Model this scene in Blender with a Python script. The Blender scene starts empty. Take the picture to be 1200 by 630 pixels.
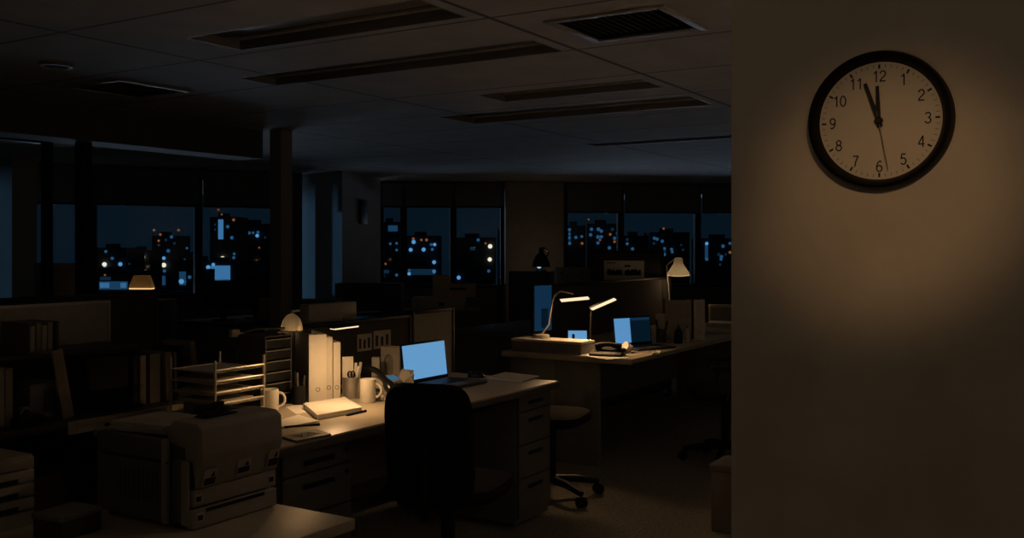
import bpy, bmesh, math, random
from mathutils import Vector, Matrix
random.seed(7)
PI = math.pi
S = bpy.context.scene
C = S.collection

# ------------------------------------------------------------------ frame of reference
# world X runs along the desks, world Y runs along the wall with the clock; camera stands at x=y=0
HC, FPX, HOR = 1.43, 1150.0, 290.0
F = Vector((.852, .524, 0)).normalized()
R = Vector((F.y, -F.x, 0))
YAW = math.atan2(F.y, F.x)
CEIL = 2.55

def ray(px, d, z=0.0):
    p = F*d + R*((px-600)/FPX*d)
    return Vector((p.x, p.y, z))
def zat(py, d): return HC-(py-HOR)/FPX*d
def at(px, py, z): return ray(px, (HC-z)*FPX/(py-HOR), z)
def on_y(px, y):
    r = (px-600)/FPX
    d = y/(F.y+R.y*r)
    return (F.x+R.x*r)*d, d
def lin(r, g, b):
    f = lambda c: (c/255/12.92) if c/255 <= .04045 else ((c/255+.055)/1.055)**2.4
    return (f(r), f(g), f(b))

# ------------------------------------------------------------------ materials
def mat(name, col, rough=.6, metal=0, var=.12, scale=18, bump=0, spec=.4):
    m = bpy.data.materials.new(name); m.use_nodes = True
    nt = m.node_tree; b = nt.nodes['Principled BSDF']
    b.inputs['Roughness'].default_value = rough; b.inputs['Metallic'].default_value = metal
    b.inputs['Specular IOR Level'].default_value = spec
    tc = nt.nodes.new('ShaderNodeTexCoord'); n = nt.nodes.new('ShaderNodeTexNoise')
    n.inputs['Scale'].default_value = scale; n.inputs['Detail'].default_value = 4
    nt.links.new(tc.outputs['Object'], n.inputs['Vector'])
    r = nt.nodes.new('ShaderNodeValToRGB')
    r.color_ramp.elements[0].position = .3; r.color_ramp.elements[1].position = .7
    r.color_ramp.elements[0].color = (*[c*(1-var) for c in col], 1)
    r.color_ramp.elements[1].color = (*[min(1, c*(1+var)) for c in col], 1)
    nt.links.new(n.outputs['Fac'], r.inputs['Fac']); nt.links.new(r.outputs['Color'], b.inputs['Base Color'])
    if bump:
        bp = nt.nodes.new('ShaderNodeBump'); bp.inputs['Strength'].default_value = bump; bp.inputs['Distance'].default_value = .01
        n2 = nt.nodes.new('ShaderNodeTexNoise'); n2.inputs['Scale'].default_value = scale*6
        nt.links.new(tc.outputs['Object'], n2.inputs['Vector'])
        nt.links.new(n2.outputs['Fac'], bp.inputs['Height']); nt.links.new(bp.outputs['Normal'], b.inputs['Normal'])
    return m
def emit(name, col, strength=1.0):
    m = bpy.data.materials.new(name); m.use_nodes = True
    nt = m.node_tree; nt.nodes.remove(nt.nodes['Principled BSDF'])
    e = nt.nodes.new('ShaderNodeEmission'); e.inputs['Color'].default_value = (*col, 1); e.inputs['Strength'].default_value = strength
    nt.links.new(e.outputs[0], nt.nodes['Material Output'].inputs[0])
    return m
def glass(name):
    m = bpy.data.materials.new(name); m.use_nodes = True
    nt = m.node_tree; nt.nodes.remove(nt.nodes['Principled BSDF'])
    t = nt.nodes.new('ShaderNodeBsdfTransparent'); t.inputs[0].default_value = (.93, .96, .97, 1)
    g = nt.nodes.new('ShaderNodeBsdfGlossy'); g.inputs['Roughness'].default_value = .03
    fr = nt.nodes.new('ShaderNodeFresnel'); fr.inputs['IOR'].default_value = 1.2
    mx = nt.nodes.new('ShaderNodeMixShader')
    nt.links.new(fr.outputs[0], mx.inputs[0]); nt.links.new(t.outputs[0], mx.inputs[1]); nt.links.new(g.outputs[0], mx.inputs[2])
    nt.links.new(mx.outputs[0], nt.nodes['Material Output'].inputs[0])
    return m

M = {}
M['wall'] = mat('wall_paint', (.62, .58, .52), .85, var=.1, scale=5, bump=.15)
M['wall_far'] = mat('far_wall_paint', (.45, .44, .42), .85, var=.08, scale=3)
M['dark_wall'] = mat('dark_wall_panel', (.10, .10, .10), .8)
M['carpet'] = mat('carpet', (.28, .26, .22), .95, var=.35, scale=60, bump=.5)
M['column'] = mat('column_paint', (.34, .31, .27), .7, var=.08, scale=4)
M['black_metal'] = mat('black_metal', (.013, .013, .014), .55, 0, spec=.25)
M['black'] = mat('black_plastic', (.012, .012, .013), .5, spec=.22)
M['black_gloss'] = mat('black_gloss_plastic', (.012, .012, .013), .25, spec=.6)
M['black_soft'] = mat('black_fabric', (.014, .014, .016), .85, var=.25, scale=90, bump=.3, spec=.1)
M['grey'] = mat('grey_plastic', (.17, .165, .155), .5)
M['dark_grey'] = mat('dark_grey_plastic', (.06, .06, .06), .5)
M['steel'] = mat('painted_steel', (.36, .345, .32), .45, var=.06)
M['pedestal'] = mat('dark_pedestal_steel', (.13, .126, .115), .5, var=.06)
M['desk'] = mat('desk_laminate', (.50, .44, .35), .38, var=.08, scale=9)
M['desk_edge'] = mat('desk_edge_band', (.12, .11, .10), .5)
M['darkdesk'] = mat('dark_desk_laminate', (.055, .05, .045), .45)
M['desk_panel'] = mat('desk_end_panel', (.20, .195, .185), .6)
M['cream'] = mat('cream_plastic', (.60, .57, .50), .5, var=.06)
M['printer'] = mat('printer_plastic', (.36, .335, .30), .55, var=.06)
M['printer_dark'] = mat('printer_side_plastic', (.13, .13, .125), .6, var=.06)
M['paper'] = mat('white_paper', (.80, .77, .70), .9, var=.03)
M['paper_old'] = mat('worn_paper', (.52, .48, .42), .9, var=.12)
M['card'] = mat('kraft_card', (.40, .34, .26), .85, var=.1)
M['ceramic'] = mat('white_ceramic', (.80, .77, .71), .25, var=.03)
M['alu'] = mat('brushed_aluminium', (.55, .54, .52), .35, .85, var=.08, scale=40)
M['wire'] = mat('metal_wire', (.60, .57, .50), .35, .5, var=.05)
M['binder'] = mat('binder_white_card', (.78, .74, .66), .6, var=.04)
M['binder_grey'] = mat('binder_cover_grey', (.22, .23, .25), .6, var=.05)
M['folder'] = mat('folder_card', (.36, .33, .28), .85, var=.15)
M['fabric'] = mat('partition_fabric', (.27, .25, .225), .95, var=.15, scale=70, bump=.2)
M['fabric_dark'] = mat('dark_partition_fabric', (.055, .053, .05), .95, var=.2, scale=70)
M['blind'] = mat('blind_fabric', (.18, .19, .20), .9, var=.1, scale=40)
M['vent'] = mat('vent_metal', (.10, .095, .09), .5, .4)
M['fix'] = mat('fixture_enamel', (.22, .21, .19), .5, var=.05)
M['tube'] = mat('unlit_tube_glass', (.45, .45, .43), .2)
M['clock_rim'] = mat('clock_rim_black', (.007, .007, .007), .5, spec=.15)
M['clock_face'] = mat('clock_face_white', (.66, .62, .55), .6, var=.03)
M['ink'] = mat('black_ink', (.01, .01, .01), .6)
M['second'] = mat('second_hand_brown', (.16, .12, .09), .5)
M['glass'] = glass('window_glass')
M['facade'] = mat('night_facade', (.05, .055, .06), .8, var=.3, scale=.05)
M['asphalt'] = mat('city_ground', (.03, .03, .03), .9)
M['screen'] = emit('laptop_screen_glow', lin(98, 152, 198), 1)
M['screen_side'] = emit('screen_pale_pane', lin(88, 142, 192), 1)
M['screen_dark'] = emit('screen_dark_pane', lin(5, 22, 34), 1)
M['screen_dim'] = emit('monitor_dim_glow', lin(16, 44, 68), 1)
M['lcd'] = emit('phone_display_glow', lin(60, 95, 120), 1)
M['led'] = emit('warm_led', (1, .76, .46), 1.15)
M['led_far'] = emit('warm_led_far', (1, .60, .26), .9)
WARM = (1, .58, .26)

# ceiling: pale mineral board with narrow dark joints, one board 0.9 x 2.07 m
def ceiling_mat():
    m = mat('ceiling_board', (.50, .48, .44), .9, var=.1, scale=4, bump=.2)
    nt = m.node_tree; b = nt.nodes['Principled BSDF']
    src = b.inputs['Base Color'].links[0].from_socket
    tc = nt.nodes.new('ShaderNodeTexCoord'); sp = nt.nodes.new('ShaderNodeSeparateXYZ')
    nt.links.new(tc.outputs['Object'], sp.inputs[0])
    def line(out, off, step, w):
        a = nt.nodes.new('ShaderNodeMath'); a.operation = 'SUBTRACT'; a.inputs[1].default_value = off-step*20+w/2
        nt.links.new(sp.outputs[out], a.inputs[0])
        md = nt.nodes.new('ShaderNodeMath'); md.operation = 'MODULO'; md.inputs[1].default_value = step
        nt.links.new(a.outputs[0], md.inputs[0])
        lt = nt.nodes.new('ShaderNodeMath'); lt.operation = 'LESS_THAN'; lt.inputs[1].default_value = w
        nt.links.new(md.outputs[0], lt.inputs[0]); return lt.outputs[0]
    l1, l2 = line(0, 3.1, .9, .022), line(1, 2.57, 2.07, .03)
    mx = nt.nodes.new('ShaderNodeMath'); mx.operation = 'MAXIMUM'
    nt.links.new(l1, mx.inputs[0]); nt.links.new(l2, mx.inputs[1])
    mix = nt.nodes.new('ShaderNodeMixRGB'); mix.inputs[2].default_value = (.13, .12, .11, 1)
    nt.links.new(mx.outputs[0], mix.inputs[0]); nt.links.new(src, mix.inputs[1])
    nt.links.new(mix.outputs[0], b.inputs['Base Color'])
    return m
M['ceiling'] = ceiling_mat()

# ------------------------------------------------------------------ mesh builder
class MB:
    def __init__(s): s.bm = bmesh.new()
    def _add(s, verts, faces, mx=None):
        vs = [s.bm.verts.new(mx @ Vector(v) if mx else Vector(v)) for v in verts]
        fs = []
        for f in faces:
            try: fs.append(s.bm.faces.new([vs[i] for i in f]))
            except ValueError: pass
        return vs, fs
    def box(s, x0, x1, y0, y1, z0, z1, bev=0, mx=None, seg=2):
        v = [(x, y, z) for z in (z0, z1) for y in (y0, y1) for x in (x0, x1)]
        f = [(0,2,3,1), (4,5,7,6), (0,1,5,4), (1,3,7,5), (3,2,6,7), (2,0,4,6)]
        vs, fs = s._add(v, f, mx)
        if bev:
            es = list({e for x in fs for e in x.edges})
            bmesh.ops.bevel(s.bm, geom=es, offset=bev, segments=seg, affect='EDGES', profile=.5, clamp_overlap=True)
        return s
    def prism(s, poly, z0, z1, bev=0, mx=None, seg=2):
        n = len(poly)
        v = [(p[0], p[1], z0) for p in poly]+[(p[0], p[1], z1) for p in poly]
        f = [tuple(range(n))[::-1], tuple(range(n, 2*n))]+[(i, (i+1) % n, n+(i+1) % n, n+i) for i in range(n)]
        vs, fs = s._add(v, f, mx)
        if bev:
            es = list({e for x in fs for e in x.edges})
            bmesh.ops.bevel(s.bm, geom=es, offset=bev, segments=seg, affect='EDGES', profile=.5, clamp_overlap=True)
        return s
    def tube(s, path, r, n=10, cap=True):
        P = [Vector(p) for p in path]; rs = r if isinstance(r, (list, tuple)) else [r]*len(P)
        rings = []; up = None
        for i, p in enumerate(P):
            t = (P[min(i+1, len(P)-1)]-P[max(i-1, 0)]).normalized()
            if up is None: up = Vector((0, 0, 1)) if abs(t.z) < .9 else Vector((1, 0, 0))
            a = (up-t*up.dot(t)).normalized(); up = a; b = t.cross(a)
            rings.append([s.bm.verts.new(p+(a*math.cos(2*PI*k/n)+b*math.sin(2*PI*k/n))*rs[i]) for k in range(n)])
        for i in range(len(rings)-1):
            for k in range(n):
                s.bm.faces.new([rings[i][k], rings[i][(k+1) % n], rings[i+1][(k+1) % n], rings[i+1][k]])
        if cap:
            s.bm.faces.new(rings[0][::-1]); s.bm.faces.new(rings[-1])
        return s
    def cyl(s, x, y, z0, z1, r, r2=None, n=24): return s.lathe([(0, z0), (r, z0), (r if r2 is None else r2, z1), (0, z1)], x, y, n)
    def lathe(s, prof, x=0, y=0, n=28, mx=None):
        rings = []
        for (r, z) in prof:
            if r < 1e-6:
                p = Vector((x, y, z)); rings.append([s.bm.verts.new(mx @ p if mx else p)])
            else:
                L = []
                for k in range(n):
                    p = Vector((x+r*math.cos(2*PI*k/n), y+r*math.sin(2*PI*k/n), z)); L.append(s.bm.verts.new(mx @ p if mx else p))
                rings.append(L)
        for a, b in zip(rings, rings[1:]):
            for k in range(n):
                k2 = (k+1) % n
                if len(a) == 1 and len(b) == 1: continue
                if len(a) == 1: s.bm.faces.new([a[0], b[k2], b[k]])
                elif len(b) == 1: s.bm.faces.new([a[k], a[k2], b[0]])
                else: s.bm.faces.new([a[k], a[k2], b[k2], b[k]])
        return s
    def pad(s, w, h, t, curve=0, n=4, mx=None, N=44):
        # cushion outline |x|^n+|y|^n=1, bowed by curve*x^2; lies in local xz, front at -y
        prof = [(0, 1), (.5, 1), (.85, .92), (.96, .65), (1, 0), (.96, -.65), (.85, -.92), (.5, -1), (0, -1)]
        rings = []
        for (q, e) in prof:
            L = []
            for k in range(N if q else 1):
                a = 2*PI*k/N; c, d = math.cos(a), math.sin(a)
                px = math.copysign(abs(c)**(2/n), c)*w/2*q; pz = math.copysign(abs(d)**(2/n), d)*h/2*q
                p = Vector((px, -e*t/2-curve*px*px, pz)); L.append(s.bm.verts.new(mx @ p if mx else p))
            rings.append(L)
        for a, b in zip(rings, rings[1:]):
            for k in range(N):
                k2 = (k+1) % N
                if len(a) == 1: s.bm.faces.new([a[0], b[k], b[k2]])
                elif len(b) == 1: s.bm.faces.new([a[k], b[0], a[k2]])
                else: s.bm.faces.new([a[k], b[k], b[k2], a[k2]])
        return s
    def build(s, name, m, parent=None, smooth=True, loc=None, rz=0):
        bmesh.ops.recalc_face_normals(s.bm, faces=s.bm.faces)
        me = bpy.data.meshes.new(name)
        for f in s.bm.faces: f.smooth = smooth
        if smooth:
            for e in s.bm.edges:
                if len(e.link_faces) == 2 and e.calc_face_angle(0) > .6: e.smooth = False
        s.bm.to_mesh(me); s.bm.free()
        me.materials.append(M[m] if isinstance(m, str) else m)
        o = bpy.data.objects.new(name, me); C.objects.link(o)
        if parent: o.parent = parent
        if loc is not None: o.location = loc
        o.rotation_euler = (0, 0, rz)
        return o

def tag(o, label, cat, group=None, kind=None):
    o['label'] = label; o['category'] = cat
    if group: o['group'] = group
    if kind: o['kind'] = kind
    return o
def thing(name, label, cat, loc=(0, 0, 0), rz=0, group=None):
    o = bpy.data.objects.new(name, None); C.objects.link(o); o.empty_display_size = .05
    o.location = loc; o.rotation_euler = (0, 0, rz)
    return tag(o, label, cat, group)
def struct(o): o['kind'] = 'structure'; return o
def copy_tree(o, parent=None):
    c = o.copy(); C.objects.link(c)
    if parent: c.parent = parent
    for ch in list(o.children): copy_tree(ch, c)
    return c
def dup(o, label, loc, rz=0, group=None):
    c = copy_tree(o); c.location = loc; c.rotation_euler = (0, 0, rz); c['label'] = label
    if group: c['group'] = group
    return c
def tf(x=0, y=0, z=0, rx=0, ry=0, rz=0):
    return Matrix.Translation((x, y, z)) @ Matrix.Rotation(rz, 4, 'Z') @ Matrix.Rotation(ry, 4, 'Y') @ Matrix.Rotation(rx, 4, 'X')
def light(name, kind, loc, energy, col, parent=None, **kw):
    l = bpy.data.lights.new(name, kind); l.energy = energy; l.color = col
    for k, v in kw.items(): setattr(l, k, v)
    o = bpy.data.objects.new(name, l); C.objects.link(o); o.location = loc
    if parent: o.parent = parent
    return o
def aim(o, target): o.rotation_euler = (Vector(target)-Vector(o.location)).to_track_quat('-Z', 'Y').to_euler()

# ------------------------------------------------------------------ room shell
struct(MB().box(-3.2, 21, -4, 16.5, -.06, 0).build('floor', 'carpet', smooth=False))
recess = []   # x0,x1,y0,y1 of the unlit strip lights and vents sunk in the ceiling
LIGHTS = [(3.55, 3.95, 2.68, 4.24), (4.57, 4.93, 2.68, 4.95), (6.0, 6.4, 2.68, 4.0), (6.83, 7.4, 2.68, 4.95), (9.45, 9.75, 3.0, 4.9)]
VENTS = [(4.24, 4.75, 1.80, 2.38), (4.2, 4.75, 5.65, 6.2)]
recess = LIGHTS+VENTS
xs = sorted({-3.2, 21.0, *[r[i] for r in recess for i in (0, 1)]}); ys = sorted({-4.0, 16.5, *[r[i] for r in recess for i in (2, 3)]})
cb = MB()
for i in range(len(xs)-1):
    for j in range(len(ys)-1):
        cx, cy = (xs[i]+xs[i+1])/2, (ys[j]+ys[j+1])/2
        if any(r[0] < cx < r[1] and r[2] < cy < r[3] for r in recess): continue
        cb._add([(xs[i], ys[j], CEIL), (xs[i+1], ys[j], CEIL), (xs[i+1], ys[j+1], CEIL), (xs[i], ys[j+1], CEIL)], [(0, 3, 2, 1)])
bmesh.ops.remove_doubles(cb.bm, verts=cb.bm.verts, dist=1e-4)
struct(cb.build('ceiling', 'ceiling', smooth=False))

def housing(x0, x1, y0, y1, h, name, m, parent):
    b = MB(); cx, cy = (x0+x1)/2, (y0+y1)/2; w, d = (x1-x0)/2, (y1-y0)/2; t = .012
    b.box(-w, w, -d, d, h-t, h); b.box(-w, -w+t, -d, d, 0, h); b.box(w-t, w, -d, d, 0, h)
    b.box(-w, w, -d, -d+t, 0, h); b.box(-w, w, d-t, d, 0, h)
    return b.build(name, m, parent, smooth=False)
LBL = ['unlit recessed strip light nearest the top edge, over the printer side', 'long unlit recessed strip light ending beside the ceiling vent grille',
       'short unlit recessed strip light, third from the nearest', 'wide unlit recessed strip light, fourth from the nearest', 'thin distant unlit strip light, farthest in the ceiling']
for r, l in zip(LIGHTS, LBL):
    cx, cy = (r[0]+r[1])/2, (r[2]+r[3])/2; w, d = (r[1]-r[0])/2, (r[3]-r[2])/2
    t = thing('ceiling_light', l, 'ceiling light', (cx, cy, CEIL), 0, 'unlit strip lights in the ceiling')
    housing(*r, .11, 'housing', 'fix', t)
    MB().box(-w*.35, w*.35, -d+.02, d-.02, .045, .095, .01).build('reflector', 'fix', t)
    for s in (-1, 1): MB().tube([(s*w*.62, -d+.05, .05), (s*w*.62, d-.05, .05)], .014).build('tube', 'tube', t)
for r, l in zip(VENTS, ['square black ceiling vent grille with pale frame, near the clock wall', 'dim square air diffuser in the ceiling above the dark left desks']):
    cx, cy = (r[0]+r[1])/2, (r[2]+r[3])/2; w, d = (r[1]-r[0])/2, (r[3]-r[2])/2
    t = thing('ceiling_vent', l, 'vent', (cx, cy, CEIL), 0, 'ceiling vents')
    housing(*r, .1, 'duct', 'black_metal', t)
    b = MB()
    for (a, bb, c, e) in ((-w-.03, w+.03, -d-.03, -d+.012), (-w-.03, w+.03, d-.012, d+.03), (-w-.03, -w+.012, -d, d), (w-.012, w+.03, -d, d)):
        b.box(a, bb, c, e, -.012, -.001, .003)
    b.build('frame', 'steel', t)
    b = MB()
    for k in range(14):
        y = -d+.03+k*(2*d-.06)/13
        b.box(-w+.013, w-.013, -.004, .016, -.002, .002, mx=tf(0, y, .016, rx=.7))
    b.build('louver', 'vent', t, smooth=False)
d_ = (CEIL-HC)*FPX/(HOR-76); p = ray(66, d_, CEIL)
t = thing('recessed_downlight', 'round unlit downlight in the ceiling near the left edge', 'ceiling light', p)
MB().lathe([(.095, 0), (.095, -.012), (.07, -.014), (.07, 0)]).build('trim_ring', 'fix', t)
MB().lathe([(0, -.004), (.07, -.004)]).build('lens', 'black', t)

# wall with the clock
WX = 2.15
struct(MB().box(WX, WX+.24, -4, .74, 0, CEIL).build('wall_right', 'wall', smooth=False))
struct(MB().box(-3.2, -3, -4, 13, 0, CEIL).build('wall_rear', 'wall_far', smooth=False))
struct(MB().box(-3.2, 18.6, -4.2, -4, 0, CEIL).build('wall_near', 'wall_far', smooth=False))
struct(MB().box(18.4, 18.6, -4, 3.9, 0, CEIL).build('wall_end', 'wall_far', smooth=False))
# left wall, wholly beside the frame, with a gap made to let the blue fill sun in
lw = MB().box(-3, 7.1, 12.6, 12.8, 0, .8).box(-3, 7.1, 12.6, 12.8, 2.45, CEIL)
lw.box(-3, 5.6, 12.6, 12.8, .8, 2.45).box(6.95, 7.1, 12.6, 12.8, .8, 2.45)
struct(lw.build('wall_left', 'wall_far', smooth=False))

def seg_x(p, q, px):           # where the sight line of px meets the line p-q, as a length from p
    r = F+R*((px-600)/FPX); d = (q-p); d.z = 0
    L = d.length; u = d/L
    den = r.x*u.y-r.y*u.x
    t = (p.x*u.y-p.y*u.x)/den
    h = r*t-Vector((p.x, p.y, 0)); return h.dot(u)
wn = [0]
BL = {}
def window_wall(name, p, q, cuts, z0, z1, blinds, drop):
    """sill wall, head wall and one window per bay between the cuts (mullions at the cuts)"""
    u = q-p; L = u.length; rz = math.atan2(u.y, u.x)
    b = MB().box(0, L, -.09, .09, 0, z0).box(0, L, -.09, .09, z1, CEIL).box(0, cuts[0], -.09, .09, z0, z1)
    if cuts[-1] < L-.02: b.box(cuts[-1], L, -.09, .09, z0, z1)
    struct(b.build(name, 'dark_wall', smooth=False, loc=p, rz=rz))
    for k, (a, c) in enumerate(zip(cuts, cuts[1:])):
        wn[0] += 1
        w = bpy.data.objects.new('window_%d' % wn[0], None); C.objects.link(w); w.location = p; w.rotation_euler = (0, 0, rz); struct(w)
        f = MB(); m = .055
        f.box(a, a+m, -.05, .05, z0, z1).box(c-m, c, -.05, .05, z0, z1).box(a+m, c-m, -.05, .05, z0, z0+m).box(a+m, c-m, -.05, .05, z1-m, z1)
        f.build('window_frame', 'black_metal', w, smooth=False)
        MB().box(a+m, c-m, -.006, .006, z0+m, z1-m).build('glass_pane', 'glass', w, smooth=False)
        o = p+u.normalized()*((a+c)/2)+Vector((u.y, -u.x, 0)).normalized()*.15
        bl = thing('roller_blind', blinds[k], 'blind', (o.x, o.y, CEIL), rz, 'roller blinds at the windows')
        h = (c-a)/2-.03
        MB().tube([(-h, 0, -.05), (h, 0, -.05)], .035).build('roller', 'blind', bl)
        MB().box(-h, h, -.037, -.033, -drop, -.05).build('cloth', 'blind', bl, smooth=False)
        MB().box(-h, h, -.045, -.025, -drop-.03, -drop, .004).build('bottom_rail', 'black_metal', bl)
    return rz
LP, LQ = ray(-60, 12.5), ray(352, 14.8)
cuts = [seg_x(LP, LQ, x) for x in (-30, 18, 108, 232, 330)]
window_wall('wall_window', LP, LQ, cuts, .72, 2.45,
    ['dark blind at the far left window beside the pale blue column', 'dark roller blind on the window behind the two black posts',
     'dark roller blind on the window with the red tower beacons', 'dark roller blind on the window just left of the slim grey post'], .52)
RP, RQ = ray(440, 16.6), ray(1010, 17.6)
cuts = [seg_x(RP, RQ, x) for x in (446, 473, 531, 590)]
window_wall('wall_far', RP, RP+(RQ-RP).normalized()*seg_x(RP, RQ, 592), cuts, .74, 2.42,
    ['narrow dark blind right of the wall with the black notice', 'dark blind at the window between two mullions left of the broad column', 'dark blind at the window touching the broad column'], .42)
RP2 = RP+(RQ-RP).normalized()*seg_x(RP, RQ, 657)
cuts = [seg_x(RP2, RQ, x) for x in (661, 727, 817, 930)]
window_wall('wall_far_right', RP2, RQ, cuts, .74, 2.42,
    ['dark blind at the window right of the broad column', 'dark blind above the window behind the pinned notice', 'dark blind at the window behind the cone lamp, beside the clock wall edge'], .5)
# broad column between the far windows
a, b = RP+(RQ-RP).normalized()*seg_x(RP, RQ, 590), RP2
u = (b-a); n = Vector((u.y, -u.x, 0)).normalized()
struct(MB().prism([a+n*.35, b+n*.35, b-n*.3, a-n*.3], 0, CEIL, .02).build('wall_column', 'column', smooth=False))
# angled wall return with the notice
A, B_, D_, E_ = ray(345, 15.3), ray(401, 14.3), ray(446, 15.9), ray(402, 17.2)
struct(MB().prism([A, B_, D_, E_], 0, CEIL).build('wall_return', 'wall_far', smooth=False))
u = (D_-B_); n = Vector((u.y, -u.x, 0)).normalized()
if n.dot(F) > 0: n = -n
rzn = math.atan2(u.y, u.x)
t = thing('notice_board', 'small black notice with pale mark on the dark wall between the windows', 'notice', B_+u*.5+n*.02+Vector((0, 0, zat(262, 15))), rzn)
MB().box(-.15, .15, -.012, .012, 0, .36, .004).build('panel', 'black', t)
MB().box(-.03, .03, -.016, -.0125, .1, .16).build('mark', 'grey', t, smooth=False)
# pale column at the far left
c0, c1 = ray(-45, 12.3), ray(14, 11.9)
u = (c1-c0); n = Vector((u.y, -u.x, 0)).normalized()
struct(MB().prism([c0, c1, c1-n*.35, c0-n*.35], 0, CEIL).build('wall_pier', 'wall_far', smooth=False))
# bulkhead, posts
struct(MB().box(2.2, 6.75, 6.95, 7.3, 2.28, CEIL).build('trim_1', 'dark_wall', smooth=False))
struct(MB().box(6.76, 6.91, 6.72, 6.87, 0, CEIL, .004).build('trim_2', 'column', smooth=False))
struct(MB().box(4.91, 5.0, 7.08, 7.17, 0, 2.28).build('trim_3', 'black_metal', smooth=False))
struct(MB().box(5.92, 6.0, 9.12, 9.2, 0, CEIL).build('trim_4', 'black_metal', smooth=False))
struct(MB().box(2.2, 5.95, 9.1, 9.22, 2.47, CEIL).build('trim_5', 'black_metal', smooth=False))
# skirting of the clock wall's foot is out of the frame

# ------------------------------------------------------------------ clock
t = tag(bpy.data.objects.new('wall_clock', None), 'round black-rimmed wall clock showing almost twelve on the plain wall', 'clock'); C.objects.link(t)
cz = HC+(HOR-142.3)/FPX*2.05
t.matrix_world = Matrix(((0, 0, -1, WX), (-1, 0, 0, .418), (0, 1, 0, cz), (0, 0, 0, 1)))
MB().lathe([(.120, .010), (.1255, .022), (.1285, .034), (.134, .040), (.140, .036), (.144, .024), (.144, 0), (.120, 0), (.120, .010)], n=96).build('rim', 'clock_rim', t)
MB().lathe([(0, 0), (.127, 0), (.127, .014), (0, .014)], n=96).build('face', 'clock_face', t, smooth=False)
b = MB()
for k in range(60):
    big = k % 5 == 0
    L, w = (.009, .0030) if big else (.0065, .0007)
    b.box(-w/2*1.3, w/2*1.3, .117-L, .117, .0138, .0146, mx=tf(rz=-2*PI*k/60))
b.build('minute_marks', 'ink', t, smooth=False)
def arc(cx, cy, rx, ry, a0, a1, n=14):
    return [(cx+rx*math.cos(math.radians(a0+(a1-a0)*q/n)), cy+ry*math.sin(math.radians(a0+(a1-a0)*q/n))) for q in range(n+1)]
DIGIT = {   # strokes in a box 0.56 wide and 1 high
    '0': [arc(.28, .5, .23, .45, 0, 360, 28)],
    '1': [[(.10, .76), (.20, .80), (.30, .90), (.335, 1.0)], [(.335, 1.0), (.335, 0)]],
    '2': [arc(.28, .70, .22, .25, 175, -25)+[(.36, .44), (.16, .26), (.06, .10), (.05, .05)], [(.03, .05), (.52, .05)]],
    '3': [arc(.27, .74, .20, .21, 165, -90), arc(.27, .28, .23, .24, 90, -165)],
    '4': [[(.40, 1.0), (.40, 0)], [(.39, .96), (.05, .32)], [(.03, .27), (.54, .27)]],
    '5': [[(.48, .95), (.14, .95)], [(.15, .95), (.09, .52)], arc(.27, .33, .22, .28, 130, -150)],
    '6': [arc(.28, .31, .22, .26, 0, 360, 24), arc(.36, .34, .30, .61, 178, 90)+arc(.30, .78, .19, .17, 80, 25)],
    '7': [[(.04, .95), (.53, .95)], [(.51, .94), (.36, .66), (.26, .38), (.20, 0)]],
    '8': [arc(.28, .74, .19, .21, 0, 360, 24), arc(.28, .28, .23, .24, 0, 360, 24)],
    '9': [arc(.28, .69, .22, .26, 0, 360, 24), arc(.20, .66, .30, .61, -2, -90)+arc(.26, .22, .19, .17, 260, 205)],
}
def ribbon(b, pts, w, sc, ox, oy, z):
    P = [Vector((p[0]*sc+ox, p[1]*sc+oy)) for p in pts]
    closed = (P[0]-P[-1]).length < 1e-6
    rows = []
    for q in range(len(P)):
        a_ = P[q-1] if q else (P[-2] if closed else P[0]); c_ = P[q+1] if q < len(P)-1 else (P[1] if closed else P[-1])
        d = (c_-a_).normalized(); nn = Vector((-d.y, d.x))*w/2
        rows.append((b.bm.verts.new((P[q].x+nn.x, P[q].y+nn.y, z)), b.bm.verts.new((P[q].x-nn.x, P[q].y-nn.y, z))))
    for r0, r1 in zip(rows, rows[1:]): b.bm.faces.new([r0[0], r0[1], r1[1], r1[0]])
for k in range(1, 13):
    b = MB(); txt = str(k); sz = .0235
    adv = .60
    for q, ch in enumerate(txt):
        for n_, st in enumerate(DIGIT[ch]): ribbon(b, st, sz*.115, sz, (q*adv-(len(txt)*adv-.04)/2)*sz, -sz/2, .01455+n_*.00005)
    o = b.build('numeral', 'ink', t, smooth=False)
    a = 2*PI*k/12; rr = .0945 if k not in (10, 11, 12) else .0925
    o.location = (rr*math.sin(a), rr*math.cos(a), 0)
def hand(name, ang, L, tail, w0, w1, z, m):
    MB().prism([(-w0/2, -tail), (w0/2, -tail), (w1/2, L), (-w1/2, L)], z, z+.0012, mx=tf(rz=-math.radians(ang))).build(name, m, t, smooth=False)
hand('hour_hand', -2.5, .072, .014, .0088, .0066, .0185, 'ink')
hand('minute_hand', -19, .083, .014, .0088, .0066, .0205, 'ink')
hand('second_hand', 169.5, .104, .02, .0016, .0012, .0225, 'second')
MB().lathe([(0, .014), (.0078, .014), (.0078, .0245), (.006, .026), (0, .026)], n=32).build('hub', 'ink', t)

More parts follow.
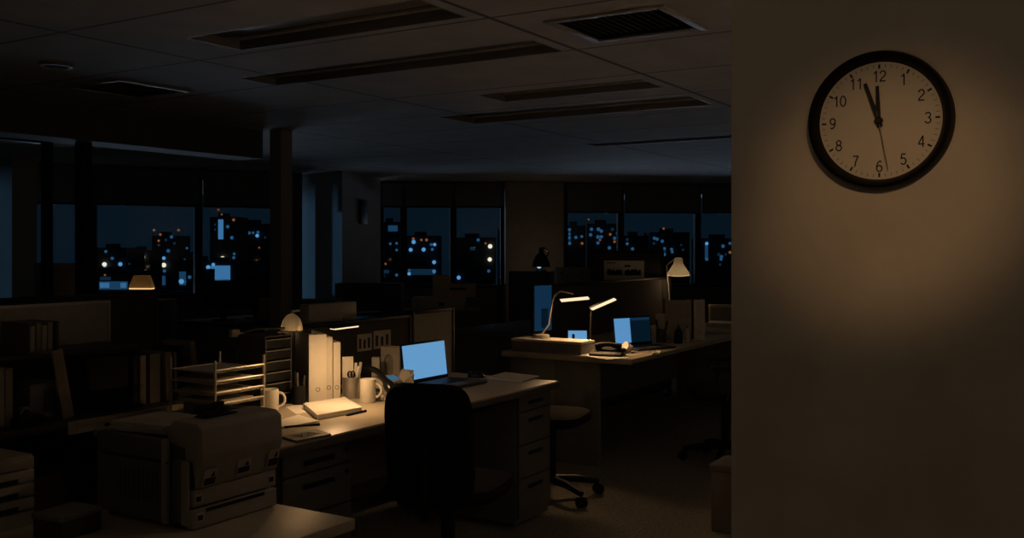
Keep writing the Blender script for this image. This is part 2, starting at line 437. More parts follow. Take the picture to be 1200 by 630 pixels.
# ------------------------------------------------------------------ generic models
def drawer_front(b, x0, x1, y, z0, z1, parent, m='steel', handle='black', lock=False, labelslot=False):
    d = MB().box(x0, x1, y-.018, y, z0, z1, .003).build('drawer', 'pedestal', parent)
    cx = (x0+x1)/2; zc = z1-.045
    if z1-z0 < .08: zc = (z0+z1)/2
    MB().box(cx-(x1-x0)*.22, cx+(x1-x0)*.22, y-.026, y-.0185, zc-.009, zc+.009, .003).build('handle', handle, d)
    if lock: MB().lathe([(0, 0), (.009, 0), (.009, .006), (0, .006)], n=16, mx=tf(x1-.03, y-.0185, z1-.03, rx=PI/2)).build('lock', handle, d)
    return d
def desk(label, x0, x1, y0, y1, top='desk', loc=None, edge='desk_edge', peds=(), panels=(), zt=.72, cat='desk', name='office_desk', th=.03):
    """a desk: worktop, pedestals with drawers facing -y, or end panels"""
    o = thing(name, label, cat, (x0, y0, 0))
    W, D = x1-x0, y1-y0
    MB().box(0, W, 0, D, zt-th, zt, .004).build('worktop', top, o)
    for (a, c, zs) in peds:
        pd = MB().box(a, c, .05, D-.08, .03, zt-th-.002, .004).build('pedestal', 'pedestal', o)
        for (q0, q1, lk) in zs: drawer_front(None, a+.006, c-.006, .05, q0, q1, pd, lock=lk)
    for (a, c, y_0, y_1) in panels:
        MB().box(a, c, y_0, y_1, 0, zt-th-.001, .003).build('end_panel', 'desk_panel', o)
    return o
def chair(label, loc, rz, back_h=.44, back_w=.46, arms=True, back_z=.50, name='office_chair'):
    """swivel chair; sitter looks along +y"""
    o = thing(name, label, 'chair', loc, rz)
    MB().pad(.48, .46, .07, 0, 4, mx=tf(0, .02, .46, rx=-PI/2)).build('seat', 'black_soft', o)
    if back_h:
        MB().pad(back_w, back_h, .055, -.55, 5, mx=tf(0, -.22, back_z+back_h/2, rx=.10)).build('backrest', 'black_soft', o)
        MB().tube([(0, -.08, .41), (0, -.24, .40), (0, -.275, .48), (0, -.27, .66)], [.02, .022, .02, .016]).build('spine', 'black', o)
    MB().cyl(0, 0, .09, .43, .026, .03).build('gas_column', 'black_metal', o)
    for k in range(5):
        a = 2*PI*k/5+.3; c, s = math.cos(a), math.sin(a)
        lg = MB().tube([(0, 0, .105), (c*.15, s*.15, .098), (c*.285, s*.285, .075)], [.026, .022, .016]).build('leg', 'black', o)
        q = Vector((c*.285, s*.285, .03)); tx = Vector((-s, c, 0))
        MB().tube([q-tx*.022, q-tx*.008], .03, 14).tube([q+tx*.008, q+tx*.022], .03, 14).tube([q-tx*.008, q+tx*.008], .008).build('caster', 'black', lg)
    if arms:
        for s in (-1, 1):
            MB().tube([(s*.20, .02, .43), (s*.275, .02, .45), (s*.285, .0, .64)], .014).box(s*.285-.03, s*.285+.03, -.12, .14, .64, .668, .012).build('armrest', 'black', o)
    return o
def laptop(label, loc, rz, W=.40, D=.26, H=.235, tilt=.16, split=False):
    """hinge line at the origin, lid leaning back, keyboard towards -y"""
    o = thing('laptop', label, 'laptop', loc, rz)
    MB().box(-W/2, W/2, -D, 0, 0, .016, .005).build('base', 'dark_grey', o)
    kb = MB()
    for r in range(5):
        for k in range(13):
            x = -W/2+.03+k*(W-.06)/13; y = -D*.12-r*D*.095
            kb.box(x+.002, x+(W-.06)/13-.002, y-D*.085, y, .0162, .0185)
    kb.build('keyboard', 'black', o, smooth=False)
    MB().box(-.05, .05, -D+.012, -D*.68, .0162, .0168).build('touchpad', 'grey', o, smooth=False)
    mx = tf(0, .002, .014, rx=-tilt)
    lid = MB().box(-W/2, W/2, 0, .009, 0, H, .004, mx=mx).build('lid', 'black', o)
    b = .011
    if split:
        xm = -W/2+W*.44
        MB().box(-W/2+b, xm, -.0015, -.0003, b+.008, H-b, mx=mx).build('screen', 'screen_side', lid, smooth=False)
        MB().box(xm, W/2-b, -.0015, -.0003, b+.008, H-b-.02, mx=mx).build('screen_pane', 'screen_dark', lid, smooth=False)
        MB().box(xm, W/2-b, -.0015, -.0003, H-b-.02, H-b, mx=mx).build('screen_bar', 'screen_dim', lid, smooth=False)
    else:
        MB().box(-W/2+b, W/2-b, -.0015, -.0003, b+.008, H-b, mx=mx).build('screen', 'screen', lid, smooth=False)
    return o
def mug(label, loc, rz, r=.039, h=.095, m='ceramic', group='mugs on the lit desk'):
    o = thing('mug', label, 'mug', loc, rz, group)
    MB().lathe([(0, 0), (r*.9, 0), (r, .006), (r, h-.002), (r-.002, h), (r-.005, h-.002), (r-.005, .008), (0, .006)], n=36).build('body', m, o)
    pts = [(r-.002+.028*math.sin(a), 0, h*.5+.031*math.cos(a)) for a in [PI*k/12 for k in range(13)]]
    MB().tube(pts, .0055, 10).build('handle', m, o)
    return o
def pen(label, p, q, m, r=.0042, group=None, cat='pen', name='pen', cap=True):
    d = Vector(q)-Vector(p); L = d.length
    o = thing(name, label, cat, p, 0, group)
    o.rotation_euler = d.to_track_quat('Z', 'Y').to_euler()
    MB().lathe([(0, 0), (r*.35, .002), (r, .016), (r, L*.72), (0, L*.72)], n=12).build('barrel', m, o)
    MB().lathe([(0, L*.72), (r*1.15, L*.72), (r*1.15, L-.002), (r*.7, L), (0, L)], n=12).build('cap', m, o)
    return o
def flat(name, label, cat, pxs, z0, th, m, group=None, bev=0):
    """a sheet, pad or book whose four corners are given as sight points on its top"""
    P = [at(x, y, z0+th) for x, y in pxs]; c = sum(P, Vector())/len(P); c.z = z0
    o = MB().prism([(p-c) for p in P], 0, th, bev).build(name, m, loc=c, smooth=False)
    return tag(o, label, cat, group)
def binder(label, loc, rz, w, h, d=.28, m='binder', cover='binder_grey', group='ring binders on the lit desk'):
    """spine faces -y, local origin at the spine's lower left corner"""
    o = thing('ring_binder', label, 'binder', loc, rz, group)
    MB().box(0, w, 0, .004, 0, h, .0015).build('spine', m, o)
    for x in (0, w-.004): MB().box(x, x+.004, .0045, d, 0, h, .001).build('cover', cover if x == 0 else m, o)
    MB().box(.0045, w-.0045, .02, d-.012, .004, h-.02).build('pages', 'paper', o, smooth=False)
    MB().lathe([(.011, 0), (.011, .002), (.007, .002), (.007, 0), (.011, 0)], n=20, mx=tf(w/2, -.0002, .06, rx=PI/2)).build('finger_ring', 'steel', o)
    return o
def partition(label, x0, x1, y, z1, m='fabric', th=.04, name='desk_partition', group='low desk partitions', axis='x', z0=0.02):
    o = thing(name, label, 'partition', (x0, y, 0) if axis == 'x' else (y, x0, 0), 0 if axis == 'x' else PI/2, group)
    W = x1-x0
    MB().box(.022, W-.022, -th/2+.006, th/2-.006, .1, z1-.022).build('panel', m, o, smooth=False)
    b = MB().box(0, .02, -th/2, th/2, z0, z1, .004).box(W-.02, W, -th/2, th/2, z0, z1, .004).box(.02, W-.02, -th/2, th/2, z1-.02, z1, .004).box(.02, W-.02, -th/2, th/2, .08, .1, .003)
    b.build('frame', 'black_metal', o)
    for x in (.05, W-.05): MB().box(x-.02, x+.02, -.03, .03, 0, .0198, .004).build('foot', 'black_metal', o)
    return o
# ------------------------------------------------------------------ foreground table with printer
t = thing('printer_table', 'laminate side table under the grey printer, its corner catching warm light', 'table', (.6, 1.70, 0))
MB().box(0, 1.38, 0, .67, .69, .72, .004).build('tabletop', 'desk', t)
for x in (.04, 1.30): MB().box(x, x+.03, .05, .62, 0, .688, .003).build('end_panel', 'desk_panel', t)
MB().box(.0705, 1.2995, .58, .60, .3, .688).build('back_panel', 'desk_panel', t, smooth=False)

PX0, PX1, PY0, PY1, PZ = 1.655, 1.965, 1.985, 2.325, .72
t = thing('laser_printer', 'bulky grey office printer with warning stickers standing on the side table', 'printer', (PX0, PY0, PZ))
W, D, H = PX1-PX0, PY1-PY0, .262
# body with a slanted top deck
MB().box(0, W, .075, D, .012, .17, .006).box(.018, W-.002, .012, .0745, .012, .17, .004).box(.0, .03, .075, D, .17, .222, .006).box(W-.024, W, .012, D, .17, .262, .006).build('body', 'printer_dark', t)
MB().prism([(.031, .17), (.16, .17), (D-.01, .20), (D-.01, .215), (.10, .215), (.031, .2)], .031, W-.0245, .002, mx=Matrix(((0, 0, 1, 0), (1, 0, 0, 0), (0, 1, 0, 0), (0, 0, 0, 1)))).build('output_deck', 'printer_dark', t, smooth=False)
# corner strips at the left front, lit edges
MB().box(-.005, .012, .058, .074, .01, .225, .004).box(.012, .02, -.006, .02, .01, .171, .003).build('corner_post', 'printer', t)
# front cover bulging out over the upper half
cv = MB().prism([(-.012, .10), (-.035, .185), (-.030, .252), (-.012, .265), (.075, .268), (.10, .245), (.10, .172), (.0, .172), (.0, .10)], .036, W+.004, .005,
    mx=Matrix(((0, 0, 1, 0), (1, 0, 0, 0), (0, 1, 0, 0), (0, 0, 0, 1)))).build('front_cover', 'printer', t, smooth=True)
MB().box(.09, .20, .02, .06, .2685, .2725, .0015).build('hand_grip', 'black', cv)
lp = MB().box(.026, W, -.012, .011, .055, .099, .004).build('lower_panel', 'printer', t)
tr = MB().box(.018, W-.002, -.018, .010, .002, .05, .004).build('paper_tray', 'printer', t)
MB().box(.06, W-.05, -.0195, -.0183, .040, .049).build('slot', 'black', tr, smooth=False)
# stickers: small dark pictograms on pale squares
for (x, z, w, h) in ((.05, .108, .036, .030), (.16, .118, .040, .026), (.268, .116, .034, .034)):
    y = -.0145 if z < .1 else -.018
    mx = Matrix.Translation((x, -.0165-(z-.10)*.27, z)) @ Matrix.Rotation(.26, 4, 'X')
    st = MB().box(-.003, w+.003, -.0014, 0, -.004, h+.012, mx=mx).build('sticker', 'paper_old', t, smooth=False)
    MB().box(0, w, -.0022, -.0016, 0, h*.62, mx=mx).prism([(w*.5, h*.72), (w*.9, h*.72), (w*.75, h*1.2)], .0016, .0022, mx=mx @ Matrix(((1, 0, 0, 0), (0, 0, -1, 0), (0, 1, 0, 0), (0, 0, 0, 1)))).build('pictogram', 'ink', st, smooth=False)
for (x, z) in ((.03, .02), (.03, .066), (W-.03, .066)):
    yy = -.0185 if z < .05 else -.0125
    st = MB().box(x, x+.024, yy-.0008, yy, z, z+.022).build('sticker', 'paper_old', t, smooth=False)
    MB().box(x+.003, x+.019, yy-.0016, yy-.0009, z+.003, z+.016).build('pictogram', 'ink', st, smooth=False)
b = MB()
for k in range(9): b.box(-.0015, .001, .09+k*.018, .098+k*.018, .06, .14)
b.build('side_vent', 'dark_grey', t, smooth=False)
MB().box(-.003, 0, .05, D-.03, .165, .169).build('side_seam', 'black', t, smooth=False)
for k in range(4):
    MB().cyl((.03, W-.03)[k % 2], (.04, D-.04)[k//2], 0, .0119, .014, n=16).build('foot', 'black', t)
# loose things on the printer
zt = PZ+.217
def sheet_pile(label, x, y, z, w, d, n, rz, m='paper_old', group=None):
    b = MB()
    for k in range(n):
        b.box(-w/2, w/2, -d/2, d/2, k*.006+.0002, k*.006+.0055, mx=tf(random.uniform(-.006, .006), random.uniform(-.006, .006), 0, rz=random.uniform(-.08, .08)))
    return tag(b.build('paper_stack', m, loc=(x, y, z), rz=rz, smooth=False), label, 'papers', group)
sheet_pile('loose pile of papers lying on top of the grey printer', PX0+.11, PY0+.21, PZ+.226, .17, .2, 4, .12)
o = thing('stapler', 'black stapler lying on the front edge of the printer top', 'stapler', (PX0+.15, PY0+.075, PZ+.2732), .15)
MB().box(-.055, .055, -.014, .014, 0, .006, .002).build('base', 'black', o)
MB().box(-.05, .055, -.011, .011, .0065, .02, .005, mx=tf(rz=0, ry=-.06)).build('arm', 'black', o)
# small box and sheet behind the printer
p = at(78, 612, .72)
o = thing('small_box', 'small dark box at the back of the side table, left of the printer', 'box', (1.50, 2.22, .72), .1)
MB().box(-.06, .06, -.05, .05, 0, .045, .003).build('body', 'dark_grey', o); MB().box(-.063, .063, -.053, .053, .0455, .06, .003).build('lid', 'grey', o)
tag(MB().box(-.10, .10, -.07, .07, 0, .004).build('envelope', 'paper_old', loc=(1.42, 2.05, .7203), rz=.5, smooth=False), 'thin grey envelope lying on the side table left of the printer', 'envelope')

# ------------------------------------------------------------------ left filing pedestal
t = thing('filing_cabinet', 'pale grey drawer pedestal cut by the left edge, in front of the dark desk', 'cabinet', (1.60, 3.36, 0))
cw = .545
MB().box(0, cw, .02, .27, .02, .675, .004).build('body', 'steel', t)
z = .672
for h, hh in ((.045, 0), (.05, 1), (.05, 1), (.05, 1), (.21, 2), (.21, 2)):
    d = MB().box(.006, cw-.006, .002, .0195, z-h+.003, z-.002, .003).build('drawer', 'steel', t)
    if hh == 1: MB().box(.04, cw-.07, -.002, .0015, z-h+.006, z-h+.022, .002).build('pull', 'black', d)
    elif hh == 2: MB().box(.12, cw-.21, -.006, .0015, z-.075, z-.045, .003).build('pull', 'black', d); MB().lathe([(0, 0), (.009, 0), (.009, .005), (0, .005)], n=16, mx=tf(cw-.25, .0018, z-.03, rx=PI/2)).build('lock', 'black', d)
    z -= h
for x in (.04, cw-.04): MB().box(x-.02, x+.02, .05, .25, 0, .0198).build('foot', 'black', t, smooth=False)

# ------------------------------------------------------------------ left desk and what stands on it
LY = 3.64
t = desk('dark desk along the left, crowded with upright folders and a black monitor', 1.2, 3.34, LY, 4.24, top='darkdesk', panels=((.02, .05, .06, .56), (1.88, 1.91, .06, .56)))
MB().box(1.30, 1.92, -.0065, -.0005, .69, .718, .001).build('lit_edge_strip', 'desk', t)['label'] = 'pale front strip, light on the edge put into colour'  # lighter strip stands in for light falling on the front edge
tag(MB().box(0, .17, -.0012, 0, -.05, .004).build('paper_label', 'paper_old', loc=(2.46, LY-.001, .715), smooth=False), 'pale paper label hanging from the front edge of the dark left desk', 'label')
o = thing('tape_dispenser', 'black tape dispenser at the front edge of the dark left desk', 'tape dispenser', (2.34, LY+.06, .72), .1)
MB().prism([(-.075, 0), (.075, 0), (.07, .02), (.02, .045), (-.04, .06), (-.075, .03)], -.025, .025, .004, mx=tf(rx=PI/2)).build('body', 'black', o)
MB().lathe([(.018, -.01), (.028, -.01), (.028, .01), (.018, .01), (.018, -.01)], n=28, mx=tf(-.03, 0, .05, rx=PI/2)).build('tape_roll', 'grey', o)
# raised shelf
t = thing('desk_shelf', 'dark raised shelf over the back of the left desk', 'shelf', (1.3, 3.84, .72))
MB().box(0, 1.66, 0, .26, .245, .265, .003).build('shelf_board', 'darkdesk', t)
for x in (.0, .86): MB().box(x, x+.02, .0, .2495, 0, .2445, .002).build('upright', 'darkdesk', t)
MB().box(0, 1.66, .25, .26, 0, .2445).build('back_panel', 'darkdesk', t)
# black monitor under it
def monitor(label, loc, rz, W=.5, H=.3, bez='black', scr=None, back='black', z=.13, T=.03, group=None):
    o = thing('monitor', label, 'monitor', loc, rz, group)
    MB().box(-.11, .11, -.08, .08, 0, .012, .004).build('base', bez, o)
    MB().box(-.03, .03, .012, .03, .0125, z+H*.4, .004).build('stand', bez, o)
    b = MB().box(-W/2, W/2, -T/2-.006, T/2-.006, z, z+H, .006).build('casing', back, o)
    if scr: MB().box(-W/2+.014, W/2-.014, -T/2-.0075, -T/2-.0062, z+.02, z+H-.014).build('screen', scr, b, smooth=False)
    return o
x0, _ = on_y(92, 3.83); x1, _ = on_y(154, 3.83)
monitor('switched-off black monitor under the raised shelf of the left desk', ((x0+x1)/2, 3.79, .72), 0, x1-x0, .2, z=.03, scr='ink')
# grey box with dark front left of the monitor
x0, _ = on_y(33, 3.78); x1, _ = on_y(77, 3.78)
o = thing('desktop_computer', 'grey boxy device with a dark front panel beside the leaning board', 'computer', (x0, 3.77, .72))
MB().box(0, x1-x0-.02, 0, .3, 0, .15, .005).build('casing', 'grey', o)
MB().box(.06, x1-x0-.05, -.003, -.0005, .03, .12, .001).build('front_panel', 'dark_grey', o)
# leaning board
o = MB().box(-.025, .025, 0, .008, 0, .29, .001, mx=tf(ry=-.17, rx=-.03)).build('foam_board', 'card', loc=(on_y(81, 3.72)[0]+.0, 3.72, .7215))
tag(o, 'narrow pale board leaning against the raised shelf on the left desk', 'board')
# upright folders
def folder(label, x, y, h, w, d, lean=0, m='folder', z=.72, group='folders on the left desk'):
    o = thing('file_folder', label, 'folder', (x, y, z), 0, group)
    mx = tf(ry=lean)
    MB().box(-w/2, -w/2+.003, 0, d, 0.002, h, mx=mx).box(w/2-.003, w/2, 0, d, 0.002, h, mx=mx).box(-w/2+.003, w/2-.003, 0, .003, 0.002, h, mx=mx).build('cover', m, o, smooth=False)
    MB().box(-w/2+.0035, w/2-.0035, .0035, d-.01, .006, h-.012, mx=mx).build('papers', 'paper_old', o, smooth=False)
    return o
fx = lambda px, y=3.72: on_y(px, y)[0]
for px, w, h, ln, m, l in ((3, .045, .235, 0, 'folder', 'tan folder standing at the far left end of the dark desk'),
                           (15, .03, .23, .0, 'folder', 'tan folder leaning on its neighbour at the far left end'),
                           (163, .022, .225, 0, 'fabric_dark', 'thin dark folder just right of the black monitor'),
                           (172, .03, .222, 0, 'card', 'tan folder with pale spine right of the black monitor'),
                           (186, .055, .225, 0, 'grey', 'wide grey folder among the upright files of the left desk'),
                           (203, .035, .225, -.03, 'card', 'tan folder standing right of the wide grey folder'),
                           (211, .012, .22, -.03, 'folder', 'thin folder pressed against the leaning dark folder')):
    folder(l, fx(px), 3.745, h, w, .2, ln, m)
folder('dark folder leaning steeply at the right end of the left desk', fx(229)+.005, 3.745, .25, .03, .2, -.25, 'fabric_dark')
folder('pale folder leaning at the right end, behind the letter tray', fx(239)+.03, 3.80, .26, .03, .2, -.12, 'card')
# things on the raised shelf
x0 = fx(31, 3.88); x1 = fx(66, 3.88)
o = thing('magazine_file', 'grey magazine file holding books on the raised shelf', 'file box', (x0, 3.86, .9855))
MB().box(0, x1-x0, 0, .2, 0, .008).box(0, .006, 0, .2, .008, .13).box(x1-x0-.006, x1-x0, 0, .2, .008, .13).box(.006, x1-x0-.006, .194, .2, .008, .13).build('case', 'grey', o, smooth=False)
for k in range(4):
    w = (x1-x0-.03)/4
    tag(MB().box(.001, w-.004, 0, .16, 0, .105+.012*(k % 2), .002).build('book', 'folder' if k % 2 else 'paper_old', loc=(x0+.012+k*(w+.001), 3.875, .994)),
        ['first book from the left in the grey magazine file', 'second book from the left in the grey magazine file', 'third book from the left in the grey magazine file', 'last book on the right in the grey magazine file'][k], 'book', 'books in the magazine file')
tag(MB().box(0, .2, 0, .18, 0, .035, .003).build('book', 'card', loc=(1.72, 3.86, .9855)), 'tan book lying flat at the left end of the raised shelf', 'book')
# cable loop and small mug at the right end
tag(MB().tube([(1.72, 3.70, .727), (1.78, 3.68, .73), (1.84, 3.70, .745), (1.87, 3.71, .79), (1.885, 3.70, .73), (1.92, 3.73, .727)], .006).build('cable', 'black'), 'black cable looping on the left end of the dark desk', 'cable')
p = at(221, 468, .72)
o = tag(MB().lathe([(0, 0), (.026, 0), (.03, .01), (.03, .05), (.022, .055), (0, .055)], n=24, mx=tf(0, 0, .03, ry=PI/2)).build('tape_roll', 'cream', loc=(p.x-.03, 3.70, .72)), 'small pale roll lying at the right end of the dark left desk', 'tape roll')
# panels behind the left desk
x1 = on_y(137, 4.10)[0]
o = thing('whiteboard', 'pale board standing behind the raised shelf on the left desk', 'board', (1.35, 4.16, .72))
MB().box(.012, x1-1.362, -.008, .008, .012, .443).build('panel', 'steel', o, smooth=False)
MB().box(0, .012, -.012, .012, 0, .455).box(x1-1.362, x1-1.35, -.012, .012, 0, .455).box(.012, x1-1.362, -.012, .012, 0, .012).box(.012, x1-1.362, -.012, .012, .443, .455).build('frame', 'alu', o, smooth=False)
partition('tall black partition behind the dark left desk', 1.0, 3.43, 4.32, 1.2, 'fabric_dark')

# ------------------------------------------------------------------ lit main desk
MX0, MY0, MY1, MX1 = 2.42, 2.53, 3.42, 4.59
t = desk('long warm-lit desk with drawer pedestals, laptop, phone and binders', MX0, MX1, MY0, MY1, peds=(
    (.16, .545, ((.595, .675, True), (.44, .588, True), (.285, .433, False), (.06, .278, False))),
    (1.81, 2.14, ((.60, .675, False), (.43, .593, False), (.26, .423, False), (.06, .253, False)))))
MB().box(.546, 1.809, .70, .72, .25, .688).build('modesty_panel', 'desk_edge', t, smooth=False)
MB().box(0, 2.17, -.005, -.0005, .684, .712, .002).build('front_edge', 'desk_edge', t)['label'] = 'dark front edge band'
chair('black office chair pushed up to the warm-lit desk, back towards us', ray(525, 4.0), YAW-PI/2-.30, back_h=.49, back_w=.37, back_z=.42, arms=False)

# letter tray rack
x0, _ = on_y(252, 3.12); x1, _ = on_y(309, 3.12)
t = thing('letter_tray', 'wire letter tray of five levels at the left end of the lit desk', 'letter tray', (x0, 3.12, .72))
w = x1-x0
for (x, y) in ((0, 0), (w, 0), (0, .27), (w, .27)):
    MB().tube([(x, y, 0), (x, y, .25)], .0055, 8).build('post', 'wire', t)
for k in range(5):
    z = .015+k*.046
    b = MB().tube([(.0, 0, z+.011), (w, 0, z+.011)], .0048, 8).tube([(0, .27, z), (w, .27, z)], .003, 8).tube([(0, 0, z), (0, .27, z)], .003, 8).tube([(w, 0, z), (w, .27, z)], .003, 8)
    b.box(.004, w-.004, .006, .264, z-.002, z).build('tray', 'wire', t)
for k in range(4):
    z = .72+.0155+k*.046
    tag(MB().box(.02, w-.02-.02*(k % 2), .02, .25, 0, (.012, .018, .008, .014)[k], .001).build('paper_stack', 'paper_old', loc=(x0, 3.12, z), smooth=False),
        ['papers in the lowest level of the wire letter tray', 'thick papers in the second level of the wire letter tray', 'few papers in the middle level of the wire letter tray', 'papers in the fourth level of the wire letter tray'][k], 'papers', 'papers in the letter tray')
# drawer organiser
x0, _ = on_y(309, 3.215); x1, _ = on_y(342, 3.215)
t = thing('drawer_organiser', 'dark desktop drawer organiser beside the white binders', 'organiser', (x0+.01, 3.215, .72))
w = x1-x0-.01
MB().box(0, .006, 0, .17, 0, .315).box(w-.006, w, 0, .17, 0, .315).box(.006, w-.006, 0, .17, .309, .315).box(.006, w-.006, .164, .17, 0, .309).box(.006, w-.006, 0, .164, 0, .006).build('case', 'dark_grey', t, smooth=False)
for k in range(6):
    z = .01+k*.0495
    d = MB().box(.0065, w-.0065, .006, .16, z, z+.042, .001).build('drawer', 'black', t)
    MB().box(.008, w-.008, -.002, .0055, z+.037, z+.042, .001).build('lip', 'grey', d)
# mugs
p = at(316, 481, .72)
mug('white mug beside the wire letter tray', p, -.75)
p = at(431, 471, .72)
mug('white mug in front of the desk phone', p, -.9, .036, .108)
# binders
rz = math.atan2(-.5505, .835)
c = at(362, 472, .72); u = Vector((.835, -.5505, 0))
binder('thick white ring binder, leftmost and tallest of three on the lit desk', c, rz, .082, .312)
binder('slim white binder, middle of three on the lit desk', c+u*.0835+Vector((.02, .03, 0)), rz, .036, .295)
binder('slim white binder, shortest of three, next to the pen cup', c+u*.121+Vector((.015, .023, 0)), rz, .034, .27)
# black pen holder with pens
def cup(label, loc, r, h, m):
    return tag(MB().lathe([(0, 0), (r, 0), (r, h), (r-.002, h), (r-.002, .003), (0, .003)], n=32).build('pen_cup', m, loc=loc), label, 'pen cup', 'pen cups')
p = at(350, 473, .72)
cup('black pen cup left of the thick white binder', p, .03, .085, 'black')
for k, (dx, dy, tx, ty, h, m, l) in enumerate(((-.012, 0, -.022, .002, .15, 'black', 'black pen leaning left in the black pen cup'), (.008, .01, .012, .02, .14, 'grey', 'grey pen upright in the black pen cup'), (.01, -.01, .02, -.018, .13, 'dark_grey', 'dark grey pen leaning right in the black pen cup'))):
    pen(l, p+Vector((dx, dy, .006)), p+Vector((tx, ty, h)), m, group='pens in the black pen cup')
p = at(412, 466, .72)
cup('brushed metal pen cup between the binders and the mug', p, .042, .10, 'alu')
for (dx, dy, tx, ty, h, m, l) in ((.012, .0, .018, -.012, .165, 'ceramic', 'white pen upright in the metal pen cup'), (.018, -.012, .034, -.028, .168, 'cream', 'cream pen leaning right in the metal pen cup'), (.0, -.015, .016, -.03, .15, 'paper', 'short white pen at the front of the metal pen cup')):
    pen(l, p+Vector((dx, dy, .006)), p+Vector((tx, ty, h)), m, .0062, 'pens in the metal pen cup')
tag(MB().box(-.026, .026, -.001, .001, 0, .19, .0005, mx=tf(rx=-.03)).build('card', 'binder', loc=p+Vector((-.012, .012, .005)), rz=YAW-PI/2+.3), 'pale card standing in the metal pen cup', 'card')
o = thing('scissors', 'scissors with dark loop handles in the metal pen cup', 'scissors', p+Vector((-.018, -.014, .006)), YAW-PI/2)
for s in (-1, 1):
    bl = MB().box(-.005, .005, s*.001-.0008, s*.001+.0008, 0, .10, mx=tf(ry=s*.05)).build('blade', 'alu', o, smooth=False)
    MB().tube([(s*.007+.009*math.cos(a), s*.001, .108+.014*math.sin(a)) for a in [2*PI*k/16 for k in range(17)]], .0035, 8, cap=False).build('grip', 'black', bl)
# note pad, papers, calculator, pens
flat('paper_pad', 'thick white paper pad in the brightest lamplight on the desk', 'paper pad', [(355.5, 472), (372, 486), (424, 476.5), (404, 464.5)], .7215, .021, 'paper', bev=.001)
flat('paper_sheet', 'white sheet lying partly under the thick paper pad', 'paper', [(334, 476), (347, 485), (371, 480), (352, 474)], .7201, .001, 'paper')
flat('paper_sheet', 'white sheet with a small dark mark in front of the paper pad', 'paper', [(323, 493), (331, 500.5), (374, 492.5), (350, 485.5)], .7204, .006, 'paper')
P0, P1 = at(329, 500.5, .7255), at(375, 496.5, .7255)
pen('dark pen lying along the front of the white sheets', P0, P1, 'black', .0045)
pen('black pen lying against the right edge of the thick paper pad', at(405, 486.5, .7255), at(429, 481, .7255), 'black', .005)
o = flat('calculator', 'flat dark grey tablet-like calculator at the desk front edge', 'calculator', [(330, 511), (347, 516), (388, 508), (370, 502)], .7203, .008, 'grey')
P = at(359, 509, .729)
b = MB()
for i in range(6):
    for j in range(4): b.box(-.05+i*.017, -.038+i*.017, -.03+j*.016, -.019+j*.016, .0082, .0098)
k = b.build('buttons', 'dark_grey', o, smooth=False); k.rotation_euler = (0, 0, .05)
# desk phone
p = at(453, 465, .72)
t = thing('desk_phone', 'cream office phone with black handset beside the laptop', 'phone', p, -.25)
prof = [(-.10, 0), (.10, 0), (.10, .085), (.07, .095), (-.10, .025)]
MYZ = Matrix(((0, 0, 1, 0), (1, 0, 0, 0), (0, 1, 0, 0), (0, 0, 0, 1)))
MB().prism(prof, -.02, .105, .006, mx=MYZ).build('body', 'cream', t)
MB().prism([(-.10, 0), (.10, 0), (.10, .075), (.07, .085), (-.10, .018)], -.088, -.0205, .006, mx=MYZ).build('cradle', 'cream', t)
sl = math.atan2(.07, .17); fm = tf(0, -.10, .0255, rx=sl)
MB().box(.0, .09, .125, .165, .0005, .004, .001, mx=fm).build('display', 'lcd', t)
b = MB()
for i in range(4):
    for j in range(4): b.box(.002+i*.022, .018+i*.022, .02+j*.024, .036+j*.024, .0005, .005, .001, mx=fm)
b.build('keypad', 'grey', t)
hs = []
for k in range(15):
    s = k/14; hs.append((-.055, -.115+.235*s, .045+.075*s+.045*math.sin(PI*s)))
h = MB().tube(hs, [.022, .026, .024, .017]+[.014]*7+[.017, .024, .026, .022], 14).build('handset', 'black_gloss', t)
MB().tube([(-.055+.012*math.cos(k*1.1), -.12-.0012*k*1.5-.02*math.sin(k/40*PI), max(.008, .04-.0018*k)+.007*math.sin(k*1.1)) for k in range(40)], .0028, 6).build('cord', 'black', h)
# letter holder with arched cut-out, crumpled paper
t = thing('letter_holder', 'cream letter holder with an arched opening behind the desk phone', 'letter holder', ray(458, 5.13, .72), YAW-PI/2-.55)
arch = [(-.062, 0), (-.04, 0), (-.04, .11)]+[(-.010-.030*math.cos(a), .12+.032*math.sin(a)) for a in [PI*k/10 for k in range(11)]]+[(.020, .11), (.020, 0), (.062, 0), (.062, .19), (-.062, .19)]
XZ = Matrix(((1, 0, 0, 0), (0, 0, -1, 0), (0, 1, 0, 0), (0, 0, 0, 1)))
MB().prism(arch, 0, .006, 0, mx=XZ).build('front_plate', 'binder', t, smooth=False)
MB().box(-.062, .062, .0005, .07, 0, .006).box(-.062, .062, .064, .07, .006, .19).build('holder_back', 'binder', t, smooth=False)
for k in range(3):
    e = MB().box(-.058, .058, .012+k*.016, .018+k*.016, .0065, .175+.006*k).build('letter', 'paper_old', loc=t.location, rz=t.rotation_euler.z, smooth=False)
    tag(e, ['front letter in the arched cream holder', 'middle letter in the arched cream holder', 'rear letter in the arched cream holder'][k], 'letter', 'letters in the cream holder')
tag(MB().box(-.02, .02, -.02, .02, 0, .155, .003).build('memo_box', 'binder', loc=ray(440.5, 4.98, .72), rz=.6), 'small pale upright box left of the arched letter holder', 'box')
